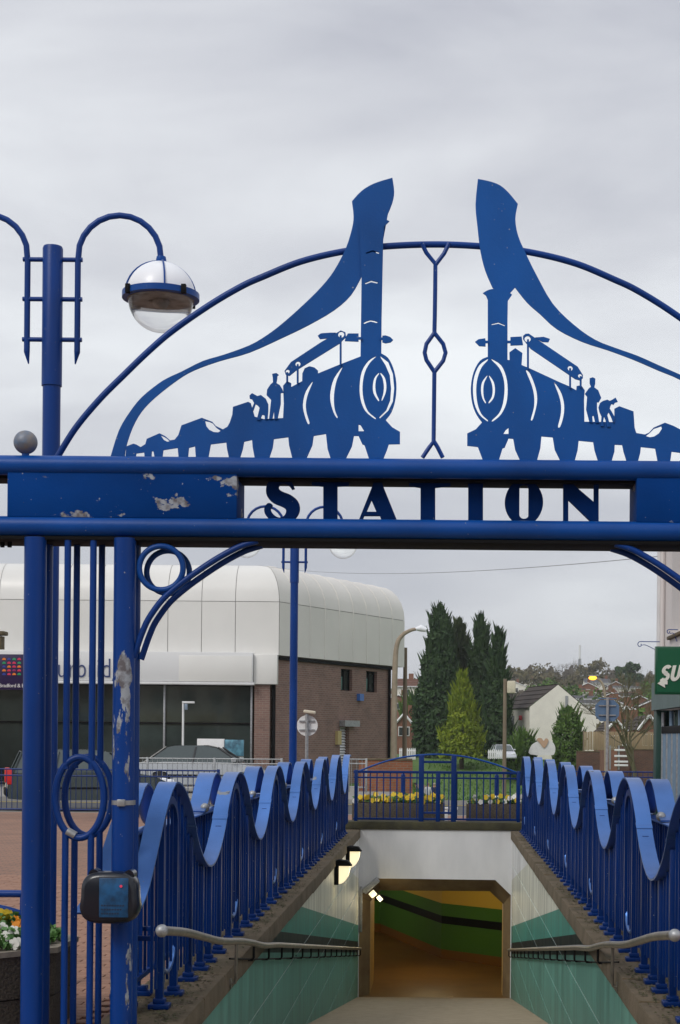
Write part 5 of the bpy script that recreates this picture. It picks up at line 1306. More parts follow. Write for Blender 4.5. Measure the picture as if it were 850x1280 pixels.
low_wall('low orange brick wall behind the arched railing near the concrete lamp column', 50.5, 457, 524, 948.5, M['brick_orange'])
low_wall('dark red brick wall below the white cottage, left of the white rungs', 100, 729, 758, 937, M['brick_dark'])
low_wall('taller dark red brick wall right of the white rungs', 101, 780, 796, 930, M['brick_dark'])
low_wall('dark red brick wall under the wooden fence at the shop corner', 100, 798, 836, 934, M['brick_dark'])
# white picket pieces
def pickets(label, d, px0, px1, y0, y1, n):
    a, b_ = P(px0,0,d).x, P(px1,0,d).x; t = thing('picket_fence', label, 'fence', ((a+b_)/2,d,z(y1,d)))
    w_ = (b_-a)/n
    pm = MB(); pm.box((-w_*.33,-.02,z(y1,d)),(w_*.33,.02,z(y0+1.5,d)), bev=.004); pm.prism([(-w_*.33,-.02,z(y0+1.5,d)),(w_*.33,-.02,z(y0+1.5,d)),(0,-.02,z(y0,d))],(0,.04,0)); pme_ = pm.mesh('picket'); pme_.materials.append(M['white_paint'])
    for k in range(n): put('picket', pme_, t, (a+w_*(k+.5), d, 0))
    for yy in (y0+3.5, y1-2):
        mb = MB(); mb.box((a,d+.021,z(yy,d)-.05),(b_,d+.06,z(yy,d)+.05)); part('rail', mb, M['white_paint'], t)
pickets('white picket fence between the wooden pole and the dark cypresses', 130, 507, 528, 935, 950, 9)
pickets('white picket gate beside the pale wooden pole', 120, 618, 637, 936, 948, 8)
# white car roof shape near the pole
d = 135; q = P(628,936,d)
car('small white car parked far off at the foot of the cypresses', (q.x, d), radians(-82), (.6,.62,.66), L_=3.9, zb=z(951,d))
# white rungs (loading frame) between the brick walls
d = 99; t = thing('white_rung_frame', 'upright frame of white rungs between two dark brick walls', 'frame', (P(776,0,d).x,d,z(960,d)))
for yy in (931,937.5,945,952,956.5):
    a, b_ = P(768 if yy != 931 else 778,yy,d), P(785,yy,d); mb = MB(); mb.box((a.x,d-.06,a.z-.06),(b_.x,d+.06,a.z+.06), bev=.01); part('rung', mb, M['white_paint'], t)
for px in (771,782):
    mb = MB(); mb.box((P(px,0,d).x-.05,d+.061,z(960,d)),(P(px,0,d).x+.05,d+.12,z(930,d))); part('upright', mb, M['steel'], t)
# wooden panel fence
d = 106; a, b_ = P(738,0,d).x, P(836,0,d).x
t = thing('wooden_fence', 'pale wooden panel fence above the dark brick walls', 'fence', ((a+b_)/2,d,z(938,d)))
M['fence_wood'] = mat('pale_fence_boards', (.36,.27,.155), .9, vscale=2.5, col2=(.27,.21,.13), bump=.5, stretch=(3,1,.3))
nP = 6; w_ = (b_-a)/nP; nb = 12; bw = w_/nb
bd = MB(); bd.box((-bw/2+.006,0,z(936,d)),(bw/2-.006,.03,z(913,d)), bev=.004); bme = bd.mesh('board'); bme.materials.append(M['fence_wood'])
rn = random.Random(3)
for k in range(nP*nb): put('board', bme, t, (a+bw*(k+.5), d+.02*(k%2), rn.uniform(-.03,.03)), rot=(0,rn.uniform(-.006,.006),0))
for k in range(nP+1):
    mb = MB(); mb.box((a+w_*k-.06,d+.05,z(945,d)),(a+w_*k+.06,d+.15,z(912,d))); part('post', mb, M['wood'], t)

# ================================================================== HOUSES
M['roof_dark'] = mat('dark_roof_tiles', (.055,.042,.036), .9, var=.2, vscale=1.5, bump=.6, bscale=4)
M['roof_red'] = mat('red_roof_tiles', (.13,.06,.04), .9, var=.2, vscale=.8, bump=.5, bscale=3)
M['roof_slate'] = mat('grey_slate', (.10,.10,.11), .8, var=.2, vscale=.8)
M['render'] = mat('cream_render', (.76,.73,.65), .9, var=.08, vscale=.8, bump=.3)
M['brick_house'] = mat('far_brick', (.20,.095,.06), .9, var=.2, vscale=1)
def tile_roof(parent, A, B, C, D_, m, nx=8, ny=5, th=.05):
    """roof slope as overlapping courses: A-B eaves, D-C ridge"""
    A, B, C, D_ = map(Vector, (A,B,C,D_)); n = (B-A).cross(D_-A).normalized()
    if n.z < 0: n = -n
    mb = MB()
    for j in range(ny):
        a0, b0 = A.lerp(D_, j/ny), B.lerp(C, j/ny); a1, b1 = A.lerp(D_, (j+1)/ny+.02), B.lerp(C, (j+1)/ny+.02)
        q = [a0+n*(th*1.6), b0+n*(th*1.6), b1+n*th*.4, a1+n*th*.4]
        mb.quad(*q); mb.quad(a0, b0, b0+n*th*1.6, a0+n*th*1.6)
    return part('roof_slope', mb, m, parent, angle=10)
# white cottage: gable end towards the right, front to the left
HS = thing('white_cottage', 'white rendered cottage with a plain gable end and a dark tiled roof', 'house', (P(700,0,150).x,150,ground_z(11,150)))
d = 150; A_ = P(662,884,d); AP = P(697.5,856,d); R0 = P(745,896,d); g0 = z(948,d)-.8
me = flat_mesh('gable_wall', [[(A_.x,g0),(A_.x,A_.z),(AP.x,AP.z),(R0.x,R0.z),(R0.x+.1,g0)]], .3, lambda a,b,c: (a,d-c,b)); part('gable_wall', me, M['render'], HS)
fw = Vector((P(636,0,d+9).x, d+9.0, 0)); dirw = (fw-Vector((A_.x,d,0)))
ln = dirw.length; dv = Vector((dirw.x/ln, dirw.y/ln)); nv2 = Vector((-dv.y, dv.x)); nv2 = -nv2 if nv2.x < 0 else nv2
opw = [(.55*ln,.85*ln, A_.z-2.0, A_.z-.7)]
wall_open('front_wall', Vector((A_.x,d)), dv, nv2, ln, g0, A_.z, opw, M['render'], HS)
def hp(u, z_, dp): v = Vector((A_.x,d))+dv*u+nv2*dp; return (v.x,v.y,z_)
u0,u1,z0,z1 = opw[0]
fr_ = MB()
for a1, b1 in (((u0,z0),(u1,z0)),((u0,z1),(u1,z1)),((u0,z0),(u0,z1)),((u1,z0),(u1,z1)),(((u0+u1)/2,z0),((u0+u1)/2,z1))): fr_.tube([hp(*a1,.1),hp(*b1,.1)], .06, 4)
w_ = part('window', fr_, M['white_paint'], HS); mb = MB(); mb.quad(hp(u0,z0,.13),hp(u1,z0,.13),hp(u1,z1,.13),hp(u0,z1,.13)); part('pane', mb, mat('pale_pane', (.25,.28,.32), .2), w_)
mb = MB(); q = hp(.25*ln,0,-.2); mb.box((q[0]-.15,q[1]-.15,A_.z-1.2),(q[0]+.15,q[1]+.15,A_.z-.75), bev=.04); part('red_alarm_box', mb, M['red'], HS)
E1 = Vector(hp(ln,A_.z,0)); off_ = E1-Vector((A_.x,d,A_.z)); 
tile_roof(HS, (A_.x-.15,d-.15,A_.z-.1), (E1.x,E1.y,E1.z-.1), (AP.x+off_.x,d+off_.y,AP.z), (AP.x,d-.15,AP.z), M['roof_dark'])
tile_roof(HS, (R0.x+.3,d-.15,R0.z-.2), (R0.x+.3+off_.x,d+off_.y,R0.z-.2), (AP.x+off_.x,d+off_.y,AP.z), (AP.x,d-.15,AP.z), M['roof_dark'])
mb = MB(); mb.box((P(714,0,d).x,d-.22,z(895,d)),(P(717.5,0,d).x,d-.155,z(868.5,d))); part('flue_strip', mb, M['steel'], HS)
v0 = Vector((R0.x,d)); 
mb = MB(); mb.quad((R0.x+.1,d,g0),(R0.x+off_.x,d+off_.y,g0),(R0.x+off_.x,d+off_.y,R0.z),(R0.x,d,R0.z)); part('rear_wall', mb, M['render'], HS)

def bungalow(label, d, pxa, pya, half, eave, mroof, mwall, depth=9, barge=True, group=None, win=True, name='gabled_house'):
    """gable towards us, apex at (pxa, pya)"""
    ap = P(pxa,pya,d); ez = z(eave,d); hw = half/F*d; g = min(ground_z(ap.x,d), ez-2.2)-.2
    t = thing(name, label, 'house', (ap.x,d,g), group=group)
    me = flat_mesh('gable_wall', [[(ap.x-hw*.9,g),(ap.x-hw*.9,ez),(ap.x,ap.z-.15),(ap.x+hw*.9,ez),(ap.x+hw*.9,g)]], .25, lambda a,b,c: (a,d+.25-c,b)); part('gable_wall', me, mwall, t)
    for s in (-1,1):
        tile_roof(t, (ap.x+s*hw,d,ez-.1), (ap.x+s*hw,d+depth,ez-.1), (ap.x,d+depth,ap.z), (ap.x,d,ap.z), mroof, ny=4)
        if barge: part('bargeboard', MB().tube([(ap.x+s*hw,d-.05,ez-.1),(ap.x,d-.05,ap.z)], .12 if d < 180 else .09, 4), M['white_paint'], t)
        mb = MB(); mb.box((ap.x+s*hw*.9-.1,d+.26,g),(ap.x+s*hw*.9+.1,d+depth,ez)); part('side_wall', mb, mwall, t)
    if win:
        zc = ez-.9; mb = MB(); mb.box((ap.x-.6,d+.03,zc-.5),(ap.x+.6,d+.12,zc+.5)); w_ = part('window', mb, M['white_paint'], t)
        mb = MB(); mb.box((ap.x-.52,d+.0,zc-.42),(ap.x+.52,d+.028,zc+.42)); part('pane', mb, M['glass_dark'], w_)
    mb = MB(); mb.box((ap.x+.3,d+depth*.5,ap.z-.6),(ap.x+1.0,d+depth*.5+.7,ap.z+1.0)); part('chimney', mb, M['brick_house'], t)
    return t
def hipfront(label, d, x0, x1, yr, ye, mroof, mwall, group=None):
    """eaves side towards us"""
    a, b_ = P(x0,0,d).x, P(x1,0,d).x; zr, ze = z(yr,d), z(ye,d); g = min(ground_z(a,d), ze-2.3)-.2
    t = thing('side_on_house', label, 'house', ((a+b_)/2,d,g), group=group)
    mb = MB(); mb.box((a+.2,d+.3,g),(b_-.2,d+8,ze)); part('wall', mb, mwall, t)
    tile_roof(t, (a,d,ze),(b_,d,ze),(b_,d+4,zr),(a,d+4,zr), mroof, ny=4); tile_roof(t, (a,d+8,ze),(b_,d+8,ze),(b_,d+4,zr),(a,d+4,zr), mroof, ny=4)
    mb = MB(); mb.box((a,d-.06,ze-.12),(b_,d-.01,ze+.02)); part('gutter_board', mb, M['white_paint'], t)
    for s in (a+.2, b_-.25):
        mb = MB(); mb.prism([(s,d+.3,ze-.02),(s,d+7.9,ze-.02),(s,d+4,zr-.1)], (.08,0,0)); part('gable_end', mb, mwall, t)
    n = max(1, int((b_-a)/3)); 
    for k in range(n):
        c = a+(b_-a)*(k+.5)/n; mb = MB(); mb.box((c-.6,d+.22,ze-1.5),(c+.6,d+.29,ze-.5)); w_ = part('window', mb, M['white_paint'], t); mb = MB(); mb.box((c-.5,d+.19,ze-1.42),(c+.5,d+.215,ze-.58)); part('pane', mb, M['glass_dark'], w_)
    mb = MB(); mb.box((b_-1.6,d+3.7,zr-.5),(b_-.8,d+4.4,zr+.9)); part('chimney', mb, M['brick_house'], t)
    return t
bungalow('brown-roofed house with white bargeboards behind the wooden fence, left-hand gable', 150, 783, 883, 16, 896, M['roof_dark'], M['brick_house'])
hipfront('dark roof with a white gutter directly behind the wooden fence', 138, 786, 824, 897, 910, M['roof_dark'], M['brick_house'])
bungalow('house gable with white bargeboards next to the shop corner', 132, 812, 894, 15, 909, M['roof_dark'], M['brick_house'])
bungalow('low gable with white bargeboards just right of the blue grey sign', 128, 770, 900, 14, 911, M['roof_dark'], M['brick_house'])
bungalow('house with a white gable edge glimpsed between the brown pole and the cypresses', 170, 505, 892, 11, 904, M['roof_red'], M['brick_house'])
hipfront('far red-roofed house beside the wooden pole, left of the cypresses', 260, 500, 530, 848, 858, M['roof_red'], M['render'])
HL = [(700,868,330,'red-roofed hillside house above the cottage ridge'),(716,862,380,'brick hillside house left below the radio mast'),(735,858,400,'hillside house with grey roof just left of the amber lamp'),(752,864,340,'hillside house directly behind the amber lamp head'),
 (765,872,300,'hillside house with a dark roof right of the amber lamp arm'),(748,878,250,'hillside house peeping over the top of the blue grey sign'),(768,884,210,'nearest hillside house, just right of the blue grey sign'),(786,868,320,'hillside house left of the large bare tree'),
 (800,876,280,'hillside house seen through the large bare tree'),(812,866,350,'hillside house left of the green sign, higher of two'),(822,880,240,'hillside house left of the green sign, lower of two'),(725,872,300,'hillside house above the right slope of the cottage gable'),
 (645,857,420,'hillside house over the left end of the cottage roof'),(660,850,480,'far hillside house over the middle of the cottage roof'),(770,856,430,'far hillside house high up right of the amber lamp'),(512,868,300,'hillside house right of the brown wooden pole'),
 (498,876,250,'hillside house between the lamp column and the wooden pole'),(790,858,420,'far hillside house above the large bare tree crown')]
for k, (px, py, d, lb) in enumerate(HL):
    wd = 9.5/d*F/2
    if k % 2: hipfront(lb, d, px-wd, px+wd, py-7*200/d, py, (M['roof_red'],M['roof_dark'],M['roof_slate'])[k%3], (M['brick_house'],M['render'])[k%2], 'hillside houses')
    else: bungalow(lb, d, px, py-9*200/d, wd*.6, py, (M['roof_red'],M['roof_dark'],M['roof_slate'])[k%3], (M['render'],M['brick_house'],M['brick_house'])[k%3], group='hillside houses', win=True)
hipfront('long pale grey roofed building high on the hill right of the mast', 470, 738, 772, 846, 852, M['roof_slate'], M['render'])
# mast
d = 600; q = P(724.5,840,d); g = ground_z(q.x,d)
t = thing('radio_mast', 'thin tall radio mast with a white top on the hill skyline', 'mast', (q.x,d,g)); zt_ = z(805,d); zm = z(822,d)
for kx, ky in ((-.7,-.4),(.7,-.4),(0,.8)):
    part('mast_leg', MB().tube([(q.x+kx,d+ky,g),(q.x+kx*.5,d+ky*.5,zm)], .16, 4), M['steel'], t)
mb = MB(); n = 12
for k in range(n):
    z0 = g+(zm-g)*k/n; z1 = g+(zm-g)*(k+1)/n; s = 1 if k % 2 else -1
    mb.tube([(q.x-.6*s,d-.3,z0),(q.x+.6*s,d-.3,z1)], .09, 3)
part('mast_lattice', mb, M['steel'], t)
part('mast_top', MB().tube([(q.x,d,zm),(q.x,d,zt_)], .42, 6), M['white_paint'], t)
# heart board
d = 138; t = thing('heart_board', 'rounded white board with a pale wooden heart at the foot of the cottage', 'board', P(668,943,d))
pl = [(663,943),(662,936),(666,930),(674,926),(682,925),(690,927),(694,934),(693,942),(688,944)]
plate('white_backing', [smooth2(pl,3,True)], d, M['white_paint'], t, .2)
h = [(674+0,928),(671,925),(673,922.5),(677,923),(679.5,926),(682,923),(685,924),(685,928),(680,935)]
plate('heart', [smooth2(h,3,True)], d-.15, mat('heart_wood', (.5,.33,.22), .8), t, .1)

# ================================================================== SHOP ON THE RIGHT
M['shop_wall'] = mat('pale_shop_render', (.66,.62,.60), .85, var=.08, vscale=.9, bump=.3)
M['green_paint'] = mat('dark_green_paint', (.008,.045,.035), .45, var=.15)
M['grey_fascia'] = mat('grey_green_fascia', (.10,.15,.145), .55, var=.12)
SH = thing('corner_shop', 'pale rendered shop building with a grey fascia cut by the right edge', 'building', (2.95,18,-.1))
FX = 2.95; YF = 22.0
def sy(px): return FX/((px-CX)/F)   # distance at which the facade plane shows at column px
zt0 = z(868,YF-.3)
opsS = [(YF-20.75, YF-19.9, 2.93, 4.5)]
wall_open('upper_wall', Vector((FX,YF)), Vector((0,-1)), Vector((1,0)), 10, 2.35, 5.0, opsS, M['shop_wall'], SH)
mb = MB(); mb.box((FX+.05,YF-.005,-.1),(FX+7,YF,5.0)); part('end_wall', mb, M['shop_wall'], SH)
mb = MB(); mb.box((FX+.02,12,5.0),(FX+7,YF,5.12)); part('parapet', mb, M['grey_fascia'], SH)
mb = MB(); mb.box((FX+.13,19.9,2.93),(FX+.16,20.75,4.5)); w_ = part('window', mb, M['white_paint'], SH)
mb = MB(); mb.box((FX+.115,19.96,2.98),(FX+.128,20.30,4.45)); mb.box((FX+.115,20.35,2.98),(FX+.128,20.70,4.45)); part('pane', mb, mat('sky_pane', (.16,.22,.30), .08), w_)
mb = MB(); mb.box((FX-.045,19.8,2.88),(FX+.1,20.9,2.925), bev=.01); part('sill', mb, M['concrete_edge'], SH)
mb = MB(); mb.box((FX-.035,YF-.12,2.36),(FX-.002,YF-.04,4.98)); part('corner_strip', mb, M['white_paint'], SH)
mb = MB(); mb.tube([(FX-.04,21.35,2.4),(FX-.04,21.35,4.98)], .03, 8); part('downpipe', mb, M['shop_wall'], SH)
# fascia band: sloping underside
mb = MB(); mb.prism([(FX-.085,12,2.36),(FX+.0,12,2.36),(FX+.0,12,1.98),(FX-.085,12,1.98)], (0,YF+.05-12,0)); part('fascia_board', mb, M['grey_fascia'], SH)
tm = text_mesh('fascia_lettering', 'jjm news', .11, spacing=1.0); tm.materials.append(M['white_paint'])
mb = MB(); mb.box((FX-.06,YF-.28,-.1),(FX+.12,YF,1.98), bev=.01); part('green_pilaster', mb, M['green_paint'], SH)
M['shop_frame'] = mat('blue_grey_frame', (.16,.24,.33), .45, var=.1)
y = YF-.33; k = 0
while y > 13:
    part('shutter_tube', MB().tube([(FX+.03,y,-.1),(FX+.03,y,1.72 if k%5 else 1.95)], .028, 8), M['shop_frame'] if k%3 else M['steel'], SH); y -= .155; k += 1
mb = MB(); mb.box((FX+.09,12,-.1),(FX+.12,YF-.3,1.97)); part('shop_glass', mb, M['glass_dark'], SH)
mb = MB(); mb.box((FX-.0,12,1.66),(FX+.08,YF-.35,1.76), bev=.01); part('transom', mb, M['dark'], SH)
# iron brackets
def scroll(name, px, py, d_, s=1.0):
    q = P(px,py,d_); mb = MB(); x1 = FX+.0
    mb.tube([(x1,d_,q.z),(q.x,d_,q.z)], .006, 6)
    mb.tube([(q.x-.035*s*sin(a)*(1-a/9), d_, q.z-.04*s+.04*s*cos(a)*(1-a/9)) for a in [2*pi*k/14*.85 for k in range(15)]], .006, 6)
    mb.tube(spline([(q.x+.02*s,d_,q.z-.05),(q.x+.09*s,d_,q.z-.05),(x1-.01,d_,q.z-.15)],4), .005, 6)
    return part('iron_bracket', mb, M['blue_dark'], SH)
scroll('iron_bracket', 800, 802, 21.7); scroll('iron_bracket', 836, 787, 20.2, .7)
# projecting sign
d = 16.5; a, b_ = P(818.5,868,d), P(818.5,808,d)
PS = thing('projecting_shop_sign', 'green projecting sign with white slanted lettering at the right edge', 'sign', (FX,d,a.z))
mb = MB(); mb.box((a.x,d-.03,a.z),(FX-.002,d+.05,b_.z), bev=.006); part('sign_box', mb, mat('green_sign', (.003,.085,.035), .35, coat=.3), PS)
mb = MB(); mb.box((a.x+.02,d-.036,a.z+.02),(FX-.03,d-.031,b_.z-.02)); part('sign_face', mb, mat('green_sign_face', (.004,.10,.042), .4), PS)
mat('white_lettering', (.80,.80,.72), .4)
def stroke_letters(word, x, zb, h, w, sw, y, gap, sh, rise, parent, m):
    """bold slanted capitals drawn as broad pen strokes"""
    A = lambda cx, cz, rx, rz, a0, a1, n=12: [(cx+rx*cos(radians(a0+(a1-a0)*k/n)), cz+rz*sin(radians(a0+(a1-a0)*k/n))) for k in range(n+1)]
    G_ = {'S': [A(.52,.735,.34,.19,25,270)+A(.48,.265,.36,.20,90,-155)], 'U': [[(.14,.96),(.14,.36)]+A(.5,.36,.36,.30,180,360)+[(.86,.36),(.86,.96)]],
      'B': [[(.16,.04),(.16,.96)],[(.16,.92),(.5,.92)]+A(.5,.72,.28,.20,90,-90)+[(.2,.52)],[(.2,.52),(.55,.52)]+A(.55,.29,.30,.22,90,-90)+[(.16,.07)]],
      'W': [[(.03,.96),(.25,.06),(.5,.8),(.75,.06),(.97,.96)]], 'A': [[(.02,.04),(.5,.94),(.98,.04)],[(.22,.3),(.78,.3)]], 'Y': [[(.04,.96),(.5,.45),(.96,.96)],[(.5,.5),(.5,.04)]]}
    for ch in word:
        mb = MB(); ww = w*(1.25 if ch == 'W' else 1)
        for li, pts in enumerate(G_[ch]):
            P2 = [Vector((a*ww, b_*h)) for a, b_ in pts]; L_, R_2 = [], []
            for k in range(len(P2)):
                a = P2[max(k-1,0)]; c = P2[min(k+1,len(P2)-1)]; tdir = (c-a).normalized(); n_ = Vector((-tdir.y,tdir.x))*sw/2
                L_.append(P2[k]+n_); R_2.append(P2[k]-n_)
            f = lambda v, yo: (x+v.x+v.y*sh, y+yo-li*.0015, zb+v.y+(x+v.x-x0_)*rise)
            x0_ = XS0
            for k in range(len(P2)-1):
                mb.prism([f(L_[k],0),f(L_[k+1],0),f(R_2[k+1],0),f(R_2[k],0)], (0,-.010,0))
        part('letter', mb, m, parent, angle=10, recalc=True); x += ww+gap
XS0 = P(831,0,d).x
stroke_letters('SUBWAY', XS0, P(831,852.5,d).z, .165, .092, .036, d-.037, .016, .22, .10, PS, bpy.data.materials['white_lettering'])
q = P(824.5,855,d); s = .055
mb = MB(); mb.prism([(q.x-.028,d-.05,q.z+.004),(q.x+.045,d-.05,q.z+.06),(q.x+.045,d-.05,q.z+.03),(q.x+.075,d-.05,q.z+.03),(q.x+.075,d-.05,q.z-.005),(q.x+.045,d-.05,q.z-.005),(q.x+.052,d-.05,q.z-.04)], (0,.012,0)); part('arrow', mb, bpy.data.materials['white_lettering'], PS)
for zz_ in (a.z+.08, b_.z-.08):
    mb = MB(); mb.box((FX-.03,d-.01,zz_-.02),(FX+.0,d+.03,zz_+.02)); part('wall_bracket', mb, M['dark'], PS)

# ================================================================== TREES
def foliage_mat(name, c1, c2, sc_=1.2):
    m = mat(name, c1, .75, vscale=sc_, col2=c2); bsdf(m).inputs['Specular IOR Level'].default_value = .25; return m
M['cypress'] = foliage_mat('cypress_needles', (.016,.040,.018), (.060,.105,.035))
M['cypress2'] = foliage_mat('brownish_cypress', (.020,.038,.015), (.070,.088,.028))
M['gold'] = foliage_mat('golden_conifer', (.080,.135,.012), (.26,.31,.025), 1.6)
M['ivy'] = foliage_mat('ivy_leaves', (.035,.085,.015), (.12,.20,.04))
M['bark'] = mat('tree_bark', (.06,.045,.03), .95, var=.3, bump=.5)
def conifer(label, px, ytop, ybot, hw_px, d, m, n, size, seed, prof='spire', name='cypress_tree', lean=0):
    base = P(px,ybot,d); top = P(px,ytop,d); g = ground_z(base.x,d)
    if prof == 'oval': base.z = g+.05
    h = top.z-base.z; R = hw_px/F*d; g = min(base.z, g)
    t = thing(name, label, 'tree', (base.x,d,g))
    part('trunk', MB().tube([(base.x,d,g-.3),(base.x,d,base.z+h*.5),(base.x,d,base.z+h*.96)], [R*.10,R*.07,.02], 8), M['bark'], t)
    rr = random.Random(seed)
    lob = [(rr.uniform(0,6.28), rr.uniform(0,1), rr.uniform(.08,.26)) for _ in range(70)]
    def rad(u, a):
        if prof == 'spire': r = (1-u)**.66*(.80+.20*min(1,u/.25))*1.06; r = min(r, 1)
        elif prof == 'cone': r = (1-u)**.85*(.80+.2*min(1,u/.15))
        else: r = (min(1,.72+u*1.4))*(1-max(0,(u-.45)/.55)**2.6)**.7
        for la, lu, ls in lob:
            dd = abs((a-la+pi)%(2*pi)-pi)*.5*max(r,.2)+abs(u-lu)*3.2
            if dd < .24: r *= 1+ls*(1-dd/.24)
        return r
    def fn(r_):
        u = r_.random()**.85; a = r_.uniform(0,6.28); rm = rad(u,a)*R; q = rm*(1-.38*r_.random()**1.6)
        if r_.random() < .06: q = rm*r_.uniform(1.0,1.13)
        zz_ = base.z+h*u + (r_.gauss(0,.01)*h)
        return Vector((base.x+q*cos(a)+lean*u, d+q*sin(a), zz_)), Vector((cos(a),sin(a),.7)), 1-.45*u
    leaf_cloud(fn, n, size, 'foliage', m, t, seed, aspect=1.25)
    # sprays: upright tufts breaking the outline
    mb = MB()
    for k in range(int(260) if prof != 'oval' else 90):
        u = rr.random()**.8*.97; a = rr.uniform(0,6.28); rm = rad(u,a)*R*.92; c = Vector((base.x+rm*cos(a)+lean*u, d+rm*sin(a), base.z+h*u))
        s = size*rr.uniform(1.2,3.2)*(1-.3*u)
        for j in range(3):
            b2 = rr.uniform(0,6.28); w = Vector((cos(b2),sin(b2),0))*s*.18; tp = c+Vector((cos(a)*s*.5,sin(a)*s*.5,s*1.3))+Vector((rr.gauss(0,.15),rr.gauss(0,.15),0))*s
            mb.bm.faces.new([mb.bm.verts.new(v) for v in (c-w, c+w, tp)])
    part('spray', mb, m, t, recalc=False)['kind'] = 'stuff'
    return t
conifer('tallest dark cypress, leftmost of the evergreens behind the golden conifer', 549, 757, 946, 35, 152, M['cypress'], 19000, .42, 1)
conifer('dark cypress joined to the tallest one on its right', 573, 774, 946, 23, 156, M['cypress2'], 8000, .40, 2)
conifer('dark narrow cypress, third from the left with a pointed top', 600, 771, 946, 23, 154, M['cypress'], 9000, .40, 3)
conifer('dark cypress at the right end of the evergreens', 621, 785, 946, 19, 150, M['cypress'], 8000, .40, 4)
conifer('golden green cone-shaped conifer in front of the dark cypresses', 577, 842, 947, 30, 142, M['gold'], 9000, .30, 5, 'cone', 'golden_conifer')
conifer('leafy ivy-covered bush against the white cottage gable', 710, 884, 944, 17, 140, M['ivy'], 4200, .36, 6, 'oval', 'ivy_bush')
conifer('low green shrub at the left foot of the white cottage', 655, 914, 943, 13, 139, M['ivy'], 1500, .36, 7, 'oval', 'shrub')
conifer('round hedge shrub beside the pale pole at the cottage corner', 643, 928, 948, 8, 137, M['ivy'], 700, .34, 8, 'oval', 'shrub')
conifer('green tree glimpsed between the lamp column and the cypresses', 516, 872, 946, 14, 190, M['ivy'], 1500, .6, 9, 'oval', 'distant_tree')

M['twig'] = mat('winter_twigs', (.13,.11,.085), .95, var=.2)
M['twig_green'] = mat('mossy_twigs', (.12,.12,.055), .95, vscale=.6, col2=(.15,.12,.075))
def bare_mesh(seed, h, levels=5, sp=.55, r0=.03, k0=3):
    rr = random.Random(seed); mb = MB()
    def br(p, dr, ln, r, lv_):
        q = p+dr*ln*.55+Vector((rr.gauss(0,.04),rr.gauss(0,.04),0))*ln; e2 = q+(dr+Vector((0,0,.12))).normalized()*ln*.5
        mb.tube([p,q,e2], [r,r*.8,r*.62], 4 if lv_ < 2 else 3, caps=False)
        if lv_ >= levels: return
        for k in range(k0 if lv_ else k0+1):
            nd = (dr+Vector((rr.gauss(0,sp),rr.gauss(0,sp),rr.gauss(.12,sp*.6)))).normalized()
            s = q.lerp(e2, rr.uniform(0,1)); br(s, nd, ln*rr.uniform(.58,.82), r*.58, lv_+1)
    br(Vector((0,0,0)), Vector((0,0,1)), h*.30, h*r0, 0)
    return mb.mesh('branches', angle=180, recalc=False)
d = 92; q = P(797,925,d); g = ground_z(q.x,d)
t = thing('bare_tree', 'large leafless tree with pale mossy branches beside the green sign', 'tree', (q.x,d,g)); 
me = bare_mesh(12, (z(832,d)-g)*1.05, 6, .46, .018, 3); me.materials.append(M['twig_green']); put('branches', me, t, (q.x,d,g))
hb = [bare_mesh(s_, 9, 5, .48, .013, 3) for s_ in (31,32,33,34)]
hb2 = [m_.copy() for m_ in hb]
for m_ in hb: m_.materials.append(M['twig'])
for m_ in hb2: m_.materials.append(M['twig_green'])
rn = random.Random(77)
def skyline(px, d, hgt):
    x = P(px,850,d).x; g = ground_z(x,d)
    o = bpy.data.objects.new('bare_hill_tree', rn.choice(hb+hb2[:2])); COL.objects.link(o); o.location = (x,d,g-.3); s = hgt/9*.5; o.scale = (s*1.25,s*1.25,s); o.rotation_euler = (0,0,rn.uniform(0,6.28))
    tag(o, 'leafless brown tree on the far hillside above the cottage and houses', 'tree', 'bare trees on the hillside')
for k in range(150): skyline(rn.uniform(634,850), rn.uniform(190,600), rn.uniform(6,11))
for k in range(62): skyline(rn.uniform(636,850), rn.uniform(560,690), rn.uniform(8,13))
for k in range(14): skyline(rn.uniform(484,545), rn.uniform(200,560), rn.uniform(7,11))
for px, dd, hh in ((706,560,19),(714,575,20),(722,590,18),(765,560,17),(775,570,16),(803,420,15),(812,430,16),(640,560,13),(648,570,14)): skyline(px, dd, hh)
